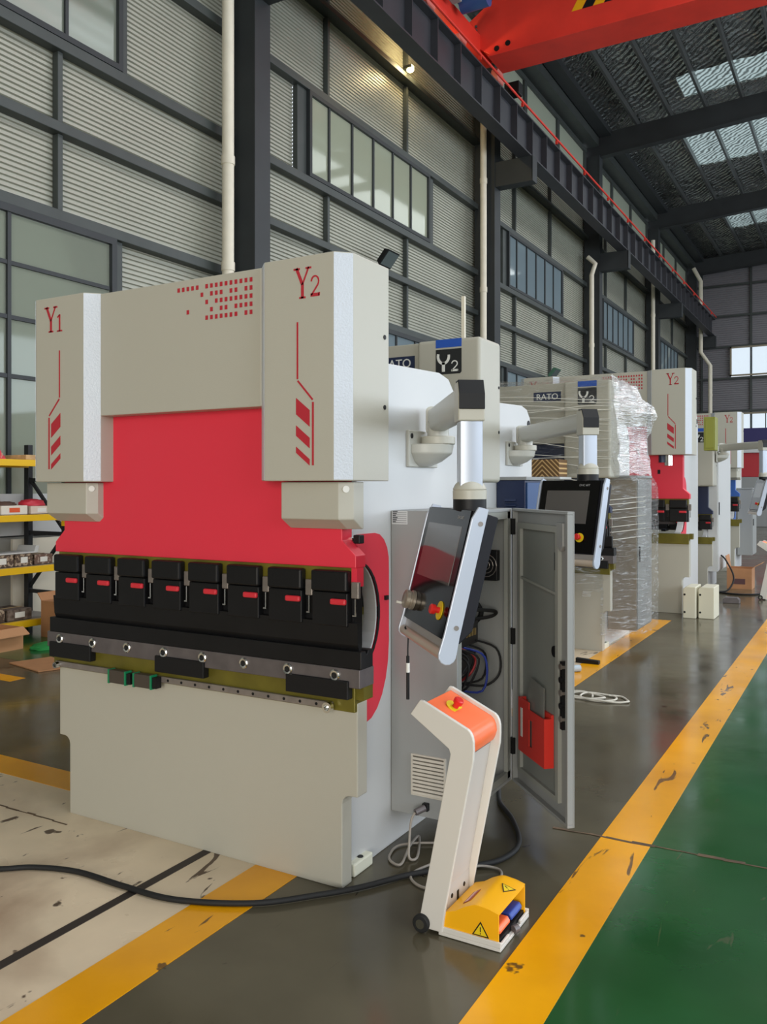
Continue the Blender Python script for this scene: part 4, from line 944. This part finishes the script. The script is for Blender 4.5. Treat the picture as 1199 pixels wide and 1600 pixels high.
# ------------------------------------------------------------------ plastic film round machine three
def wrap():
    random.seed(17)
    nz, per = 46, []
    # plan path of the film, from left front round the right corner to the back (world XY) at upper and lower level
    def path(z):
        k = max(0, min(1, (1.75 - z) / .25))      # 0 upper, 1 lower (round the side cabinet)
        up = [(-3.75, 7.455), (-3.2, 7.45), (-2.6, 7.45), (-2.2, 7.45), (-1.985, 7.455), (-1.95, 7.5), (-1.945, 7.75), (-1.93, 8.1), (-1.94, 8.5)]
        lw = [(-3.75, 7.56), (-3.2, 7.56), (-2.6, 7.555), (-2.25, 7.57), (-2.06, 7.68), (-1.90, 7.88), (-1.80, 7.98), (-1.79, 8.3), (-1.80, 8.62)]
        return [(a[0] * (1 - k) + b[0] * k, a[1] * (1 - k) + b[1] * k) for a, b in zip(up, lw)]
    rows = []
    for j in range(nz + 1):
        z = .14 + (2.475 - .14) * j / nz
        p = [Vector((a, b, 0)) for a, b in path(z)]
        q = smooth_path(p, 7)
        row = []
        for i, v in enumerate(q):
            # the film ends higher over the front of the table, hangs down at the side cabinet
            zz = z
            amp = .012 + .02 * max(0, 1 - abs(z - 1.0))
            nn = math.sin(i * 1.7 + 3 * math.sin(z * 6)) * amp * .5 + random.uniform(-1, 1) * amp * .5
            row.append((v.x + nn * .4 + (.0), v.y - abs(nn) * .8, zz + random.uniform(-.01, .01)))
        rows.append(row)
    n = len(rows[0]); vs = [p for r in rows for p in r]; fs = []
    for j in range(nz):
        for i in range(n - 1):
            zc = rows[j][i][2]; xc = rows[j][i][0]
            if xc < -2.12 and zc < .56 + .07 * math.sin(xc * 9): continue
            fs.append((j * n + i, j * n + i + 1, (j + 1) * n + i + 1, (j + 1) * n + i))
    # the film gathered into a peak over the cover corner, and the top sheet
    me = bpy.data.meshes.new('plastic_film'); me.from_pydata(vs, [], fs)
    me.materials.append(FILM); me.materials.append(FILMH)
    for p_ in me.polygons:
        if p_.center.z < 1.6: p_.material_index = 1
    me.shade_smooth(); me.update()
    o = tag(link('plastic_film', me), 'clear wrinkled stretch film wrapped round the press brake and its cabinet', 'plastic film')
    # loose flap tented from the cover corner to the cabinet
    flap = []
    A0, A1 = Vector((-1.955, 7.5, 2.475)), Vector((-1.945, 7.5, 1.62))
    B0, B1 = Vector((-1.92, 8.2, 2.44)), Vector((-1.77, 8.05, 1.60))
    rows = []
    for j in range(13):
        v = j / 12; row = []
        for i in range(13):
            u = i / 12
            p = (A0 * (1 - v) + A1 * v) * (1 - u) + (B0 * (1 - v) + B1 * v) * u
            bulge = .16 * math.exp(-((v - .32) / .16) ** 2) * u + .05 * v
            p = p + Vector((bulge * 1.0, -bulge * .2, 0)) + Vector((random.uniform(-1, 1), random.uniform(-1, 1), random.uniform(-1, 1))) * .018
            row.append(tuple(p))
        rows.append(row)
    MB().loft(rows, closed=False).build('film_flap', FILMH, o, smooth=25)
    # top sheet
    rows = []
    for j in range(5):
        y = 7.46 + .3 * j
        rows.append([(-3.7 + 1.74 * i / 10, y, 2.478 + .012 * math.sin(i * 2 + j) - (.15 if j == 4 else 0)) for i in range(11)])
    MB().loft(rows, closed=False).build('film_top', FILM, o, smooth=40)
    # thin pale tubes standing in for highlight streaks on the film
    for k in range(17):
        z = 1.60 + .048 * k + random.uniform(-.03, .03); z2 = z + random.uniform(-.14, .12)
        m = MB().tube([(-3.3, 7.44, z), (-2.7, 7.435, z * .6 + z2 * .4), (-2.2, 7.435, z2), (-1.97, 7.46, z2 - .01)], .0028, 5, 5); m.build('film_glint', mat('film_glint_tone', (226, 224, 214), .25), o, smooth=60)
    for k in range(7):
        z = 1.05 + .06 * k + random.uniform(-.02, .02)
        m = MB().tube([(-2.6, 7.545, z), (-2.25, 7.56, z - .03), (-2.03, 7.68, z - .02), (-1.86, 7.9, z), (-1.79, 8.0, z + .01)], .003, 5, 5); m.build('film_glint', MATS['film_glint_tone'], o, smooth=60)
wrap()
def stripes():
    m = mat('striped_timber', (170, 128, 76), .6); nt = m.node_tree; N = nt.nodes.new; Lk = nt.links.new; tc = N('ShaderNodeTexCoord')
    sp = N('ShaderNodeSeparateXYZ'); Lk(tc.outputs['Object'], sp.inputs[0])
    # saw-tooth grain: mirrored about the glued joint in the middle of the block
    ab = N('ShaderNodeMath'); ab.operation = 'ADD'; ab.inputs[1].default_value = 2.465; Lk(sp.outputs[0], ab.inputs[0])
    a2 = N('ShaderNodeMath'); a2.operation = 'ABSOLUTE'; Lk(ab.outputs[0], a2.inputs[0])
    ad = N('ShaderNodeMath'); ad.operation = 'ADD'; Lk(a2.outputs[0], ad.inputs[0]); Lk(sp.outputs[2], ad.inputs[1])
    mu = N('ShaderNodeMath'); mu.operation = 'MULTIPLY'; mu.inputs[1].default_value = 150; Lk(ad.outputs[0], mu.inputs[0])
    si = N('ShaderNodeMath'); si.operation = 'SINE'; Lk(mu.outputs[0], si.inputs[0])
    r = N('ShaderNodeValToRGB'); r.color_ramp.elements[0].position = .3; r.color_ramp.elements[1].position = .7
    r.color_ramp.elements[0].color = lin((108, 78, 44)); r.color_ramp.elements[1].color = lin((206, 170, 116)); Lk(si.outputs[0], r.inputs[0])
    Lk(r.outputs[0], nt.nodes['Principled BSDF'].inputs['Base Color']); return m
# pallet timber visible under the film, behind the second machine
wd = tag(Bx(-2.62, -2.31, 7.08, 7.3, 1.585, 1.735).build('timber_block', stripes(), bevel=.004), 'striped brown timber block in front of the film-wrapped machine', 'block')
ts = thing('tool_stand', 'white narrow cabinet carrying the striped timber block', 'stand', (-2.9, 7.05, 0))
Bx(0, .55, 0, .30, 0, 1.56).build('body', WHITE, ts, bevel=.006); Bx(-.01, .61, -.01, .31, 1.56, 1.583).build('top', WHITE, ts, bevel=.004)
Bx(.03, .52, -.008, 0, .06, 1.5).build('door', WHITE, ts, bevel=.003)

# ------------------------------------------------------------------ small things on the floor further back
for i, (x, y, w, lab) in enumerate(((-1.83, 10.05, .14, 'narrow beige sheet-metal box on the floor against the red press brake'), (-1.67, 10.1, .17, 'wider beige sheet-metal box with chamfered edge on the floor'))):
    t = thing('metal_box', lab, 'box', (x, y, .0))
    MB().prism([(0, 0), (w, 0), (w, .36), (.03, .36), (0, .33)], 'y', 0, .36).build('body', mat('box_beige', (216, 212, 190), .45), t, bevel=.008)
    for zz in (.07, .27): MB().cyl((.02, -.003, zz), (.02, .0, zz), .012, n=10).build('hole', BLACKP, t)
t = thing('cardboard_box', 'open brown cardboard box with raised flaps on the floor by the navy press brake', 'box', (-1.80, 13.3, 0))
MB().box(0, .34, 0, .01, 0, .3).box(0, .34, .35, .36, 0, .3).box(0, .01, .01, .35, 0, .3).box(.33, .34, .01, .35, 0, .3).box(.01, .33, .01, .35, 0, .01).build('body', CARD, t)
MB().prism([(0, .3), (-.02, .48), (-.012, .48), (.01, .3)], 'y', .0, .36).build('flap', CARD, t)
MB().prism([(.33, .3), (.47, .38), (.47, .388), (.34, .31)], 'y', .0, .36).build('flap', CARD, t)
Bx(.09, .25, -.002, 0, .07, .15).build('print', mat('print_brown', (90, 60, 60), .7), t)
tag(MB().prism([(0, 0), (.2, 0), (.2, .05), (.17, .075), (.03, .075), (0, .05)], 'y', 0, .12).build('metal_block', DSTEEL, loc=(-1.62, 11.6, .0), bevel=.006), 'small dark metal block lying on the floor beside the beige boxes', 'block')
tag(MB().prism([(0, 0), (.2, 0), (.2, .03), (0, .04)], 'y', 0, .05).build('black_bar', BLACKP, loc=(-2.16, 7.05, .001), bevel=.004), 'short black bar on the floor at the foot of the film-wrapped machine', 'bar')
tag(MB().cyl((-2.1, 6.65, .03), (-2.02, 6.72, .03), .028, n=14).build('pipe_offcut', mat('offcut_grey', (176, 190, 200), .4), smooth=40), 'short grey pipe offcut on the cream floor paint', 'pipe')
tag(Bx(-2.56, -2.536, 5.6, 5.624, .612, 2.88).build('white_pole', PVC), 'thin white pole rising behind the machine with blue sticker', 'pole')
jb = thing('junction_box', 'olive green junction box on the side of the tall red press brake', 'box', (-1.79, 11.2, 1.95))
Bx(0, .14, 0, .22, 0, .42).build('body', mat('box_olive', (128, 130, 40), .45), jb, bevel=.01)
Bx(.02, .12, -.008, 0, .03, .39).build('lid', MATS['box_olive'], jb, bevel=.004)
# far end of the hall: navy banner, red machine
t = thing('stacked_machine', 'navy and red machine standing by the far end wall', 'machine', (-4.6, 34.0, 0))
Bx(0, 5, 0, 1.5, 0, 1.85).build('base', CABGREY, t, bevel=.02); Bx(0, 5, 0, 1.5, 1.85, 2.75).build('body', mat('far_red', (176, 44, 52), .5), t, bevel=.02)
Bx(-.1, 5.1, -.1, 1.6, 2.95, 3.66).build('hood', mat('far_navy', (44, 40, 92), .5), t, bevel=.02)
Bx(-.05, 5, -.08, 1.5, 2.75, 2.95).build('ledge', WHITE, t)

# ------------------------------------------------------------------ storage rack by the left wall
rk = thing('storage_rack', 'steel storage rack with black posts and yellow beams against the wall', 'rack', (-7.925, 3.6, 0))
DX, LY = .6, 2.45
for (x, y) in ((0, 0), (DX, 0), (0, LY), (DX, LY)): MB().box(x - .035, x + .035, y - .03, y + .03, 0, 1.95).build('post', RACKB, rk, bevel=.004)
for y in (0, LY):
    for zz in (.35, .98, 1.55): Bx(.035, DX - .035, y - .015, y + .015, zz, zz + .04).build('brace', RACKB, rk)
    for (za, zb) in ((.4, .95), (1.55, 1.02)):
        MB().prism([(.035, za), (DX - .035, zb), (DX - .035, zb + .05), (.035, za + .05)], 'y', y - .012, y + .012).build('diagonal', RACKB, rk)
ZL = (.16, .695, 1.216, 1.767)
for zz in ZL:
    for x in (0, DX):
        b = Bx(x - .02, x + .045, .03, LY - .03, zz - .065, zz).build('beam', RACKY, rk, bevel=.003)
        if x: Bx(x - .01, x + .06, LY - .05, LY + .03, zz - .13, zz + .01).build('beam_hook', RACKY, b)
    Bx(-.02, DX - .021, .02, LY - .02, zz - .035, zz - .002).build('shelf', mat('shelf_grey', (150, 146, 140), .5) if zz < 1.7 else WOOD, rk)
def rbox(y, z, wy, h, dx, m, label, name='carton', cat='box', extra=None, group=None):
    o = thing(name, label, cat, (-7.70, 3.6 + y, z), group=group)
    Bx(0, dx, 0, wy, 0, h).build('body', m, o, bevel=.006)
    Bx(dx, dx + .0015, wy * .3, wy * .7, h * .25, h * .75).build('sticker', extra or PAPER, o)
    Bx(dx * .45, dx * .55, -.001, wy + .001, h, h + .0015).build('tape', mat('tape_tan', (190, 160, 110), .4), o)
DK = mat('dark_carton', (84, 66, 54), .7, rgb2=(170, 150, 128), vscale=30, thr=(.5, .56))
BRN = mat('brown_carton', (150, 96, 60), .75)
rbox(1.60, .697, .28, .12, .30, DK, 'dark patterned carton on the rack under the white tray')
rbox(1.90, .697, .20, .12, .30, DK, 'dark patterned carton with white sticker in the middle of the rack shelf')
rbox(2.14, .697, .22, .10, .28, mat('greybrown_carton', (110, 84, 72), .7, rgb2=(170, 150, 136), vscale=26, thr=(.52, .58)), 'brown carton at the post end of the rack shelf')
o = thing('parts_tray', 'white folded parts tray lying on the dark patterned cartons', 'tray', (-7.68, 5.26, .82))
MB().prism([(0, 0), (.5, 0), (.52, .07), (.48, .075), (.46, .015), (.04, .015), (.02, .075), (-.02, .07)], 'x', 0, .28).build('body', WHITE, o, bevel=.004)
rbox(1.45, 1.218, .26, .09, .3, mat('white_orange_carton', (222, 206, 190), .6, rgb2=(206, 80, 50), vscale=9, thr=(.55, .58)), 'white carton with orange print on the upper rack shelf')
rbox(1.74, 1.218, .30, .09, .3, mat('white_carton', (226, 220, 208), .6), 'plain white flat carton on the upper rack shelf', extra=mat('sticker_orange', (220, 90, 50), .5))
rbox(2.08, 1.218, .26, .08, .3, mat('pale_carton', (216, 200, 186), .6), 'pale flat carton at the end of the upper rack shelf', extra=PAPER)
def cloth(name, loc, L, W, Hh, m, label, seed, cat='cloth'):
    random.seed(seed); rings = []
    n = 22
    for j in range(7):
        v = j / 6; r_ = math.cos(v * math.pi / 2) ** .6
        rings.append([(W / 2 * r_ * math.cos(2 * math.pi * i / n) * random.uniform(.8, 1.1), L / 2 * r_ * math.sin(2 * math.pi * i / n) * random.uniform(.85, 1.08), Hh * math.sin(v * math.pi / 2) * random.uniform(.75, 1.05) if j else 0) for i in range(n)])
    o = MB().loft(rings).build(name, m, smooth=70, loc=loc)
    return tag(o, label, cat)
cloth('orange_bag', (-7.55, 5.18, 1.31), .26, .26, .06, ORANGE, 'folded orange bag lying on the cartons of the rack', 1, 'bag')
cloth('red_bag', (-7.55, 5.80, 1.30), .30, .24, .07, mat('red_bag', (200, 50, 66), .5), 'crumpled red plastic bag on the pale carton of the rack', 2, 'bag')
cloth('dark_cloth', (-7.52, 5.47, 1.31), .22, .2, .04, mat('dark_cloth', (92, 70, 60), .8), 'dark brown cloth lying on the plain white flat carton', 3)
cloth('work_gloves', (-7.55, 5.25, 1.77), .42, .34, .13, mat('pink_red', (220, 70, 84), .7, rgb2=(226, 190, 160), vscale=7, thr=(.56, .62)), 'heap of pink red work gloves on the top rack shelf', 4, 'gloves')
rbox(1.99, 1.769, .36, .05, .34, WOOD, 'flat pale wooden case on the top shelf of the rack', 'wooden_case', 'case', extra=CARDI)
rbox(1.45, .162, .30, .13, .34, DK, 'dark patterned carton on the lowest rack shelf')
rbox(1.78, .162, .28, .11, .34, mat('grey_carton', (120, 106, 96), .7, rgb2=(80, 64, 54), vscale=18), 'grey striped carton on the lowest rack shelf')
tag(Bx(-8.0, -7.97, 4.4, 6.9, .97, 1.42).build('white_board', WHITE), 'white board fixed on the wall behind the rack', 'board')
tag(Bx(-8.02, -7.985, 5.9, 7.2, .02, .93).build('cream_board', mat('cream_board', (222, 214, 196), .6)), 'cream board leaning on the wall behind the rack end', 'board')
# boxes on the floor in front of the rack
def floorbox(loc, w, d, h, label, m=CARD):
    t = thing('cardboard_box', label, 'box', loc)
    MB().box(0, w, 0, .008, 0, h).box(0, w, d - .008, d, 0, h).box(0, .008, .008, d - .008, 0, h).box(w - .008, w, .008, d - .008, 0, h).box(.008, w - .008, .008, d - .008, 0, .008).build('body', m, t)
    MB().prism([(w - .008, h), (w + .09, h - .06), (w + .09, h - .052), (w, h + .006)], 'y', 0, d).build('flap', m, t)
    MB().prism([(0, h), (-.06, h + .07), (-.052, h + .074), (.008, h)], 'y', 0, d).build('flap', m, t)
floorbox((-7.17, 5.62, 0), .36, .34, .36, 'tall brown cardboard box on the floor at the rack end')
floorbox((-7.2, 4.62, 0), .42, .5, .2, 'low brown cardboard box with torn flap on the floor in front of the rack', mat('card_light', (196, 146, 104), .75))
cloth('green_cloth', (-6.62, 5.33, 0.002), .5, .3, .05, mat('green_cloth', (30, 130, 60), .8), 'crumpled green cloth on the floor beside the cardboard box', 8)
tag(MB().prism([(0, 0), (.5, -.1), (.62, .22), (.1, .34)], 'z', 0.002, .012).build('cardboard_sheet', CARD, loc=(-6.3, 4.62, 0)), 'flat piece of brown cardboard on the floor near the rack', 'cardboard')
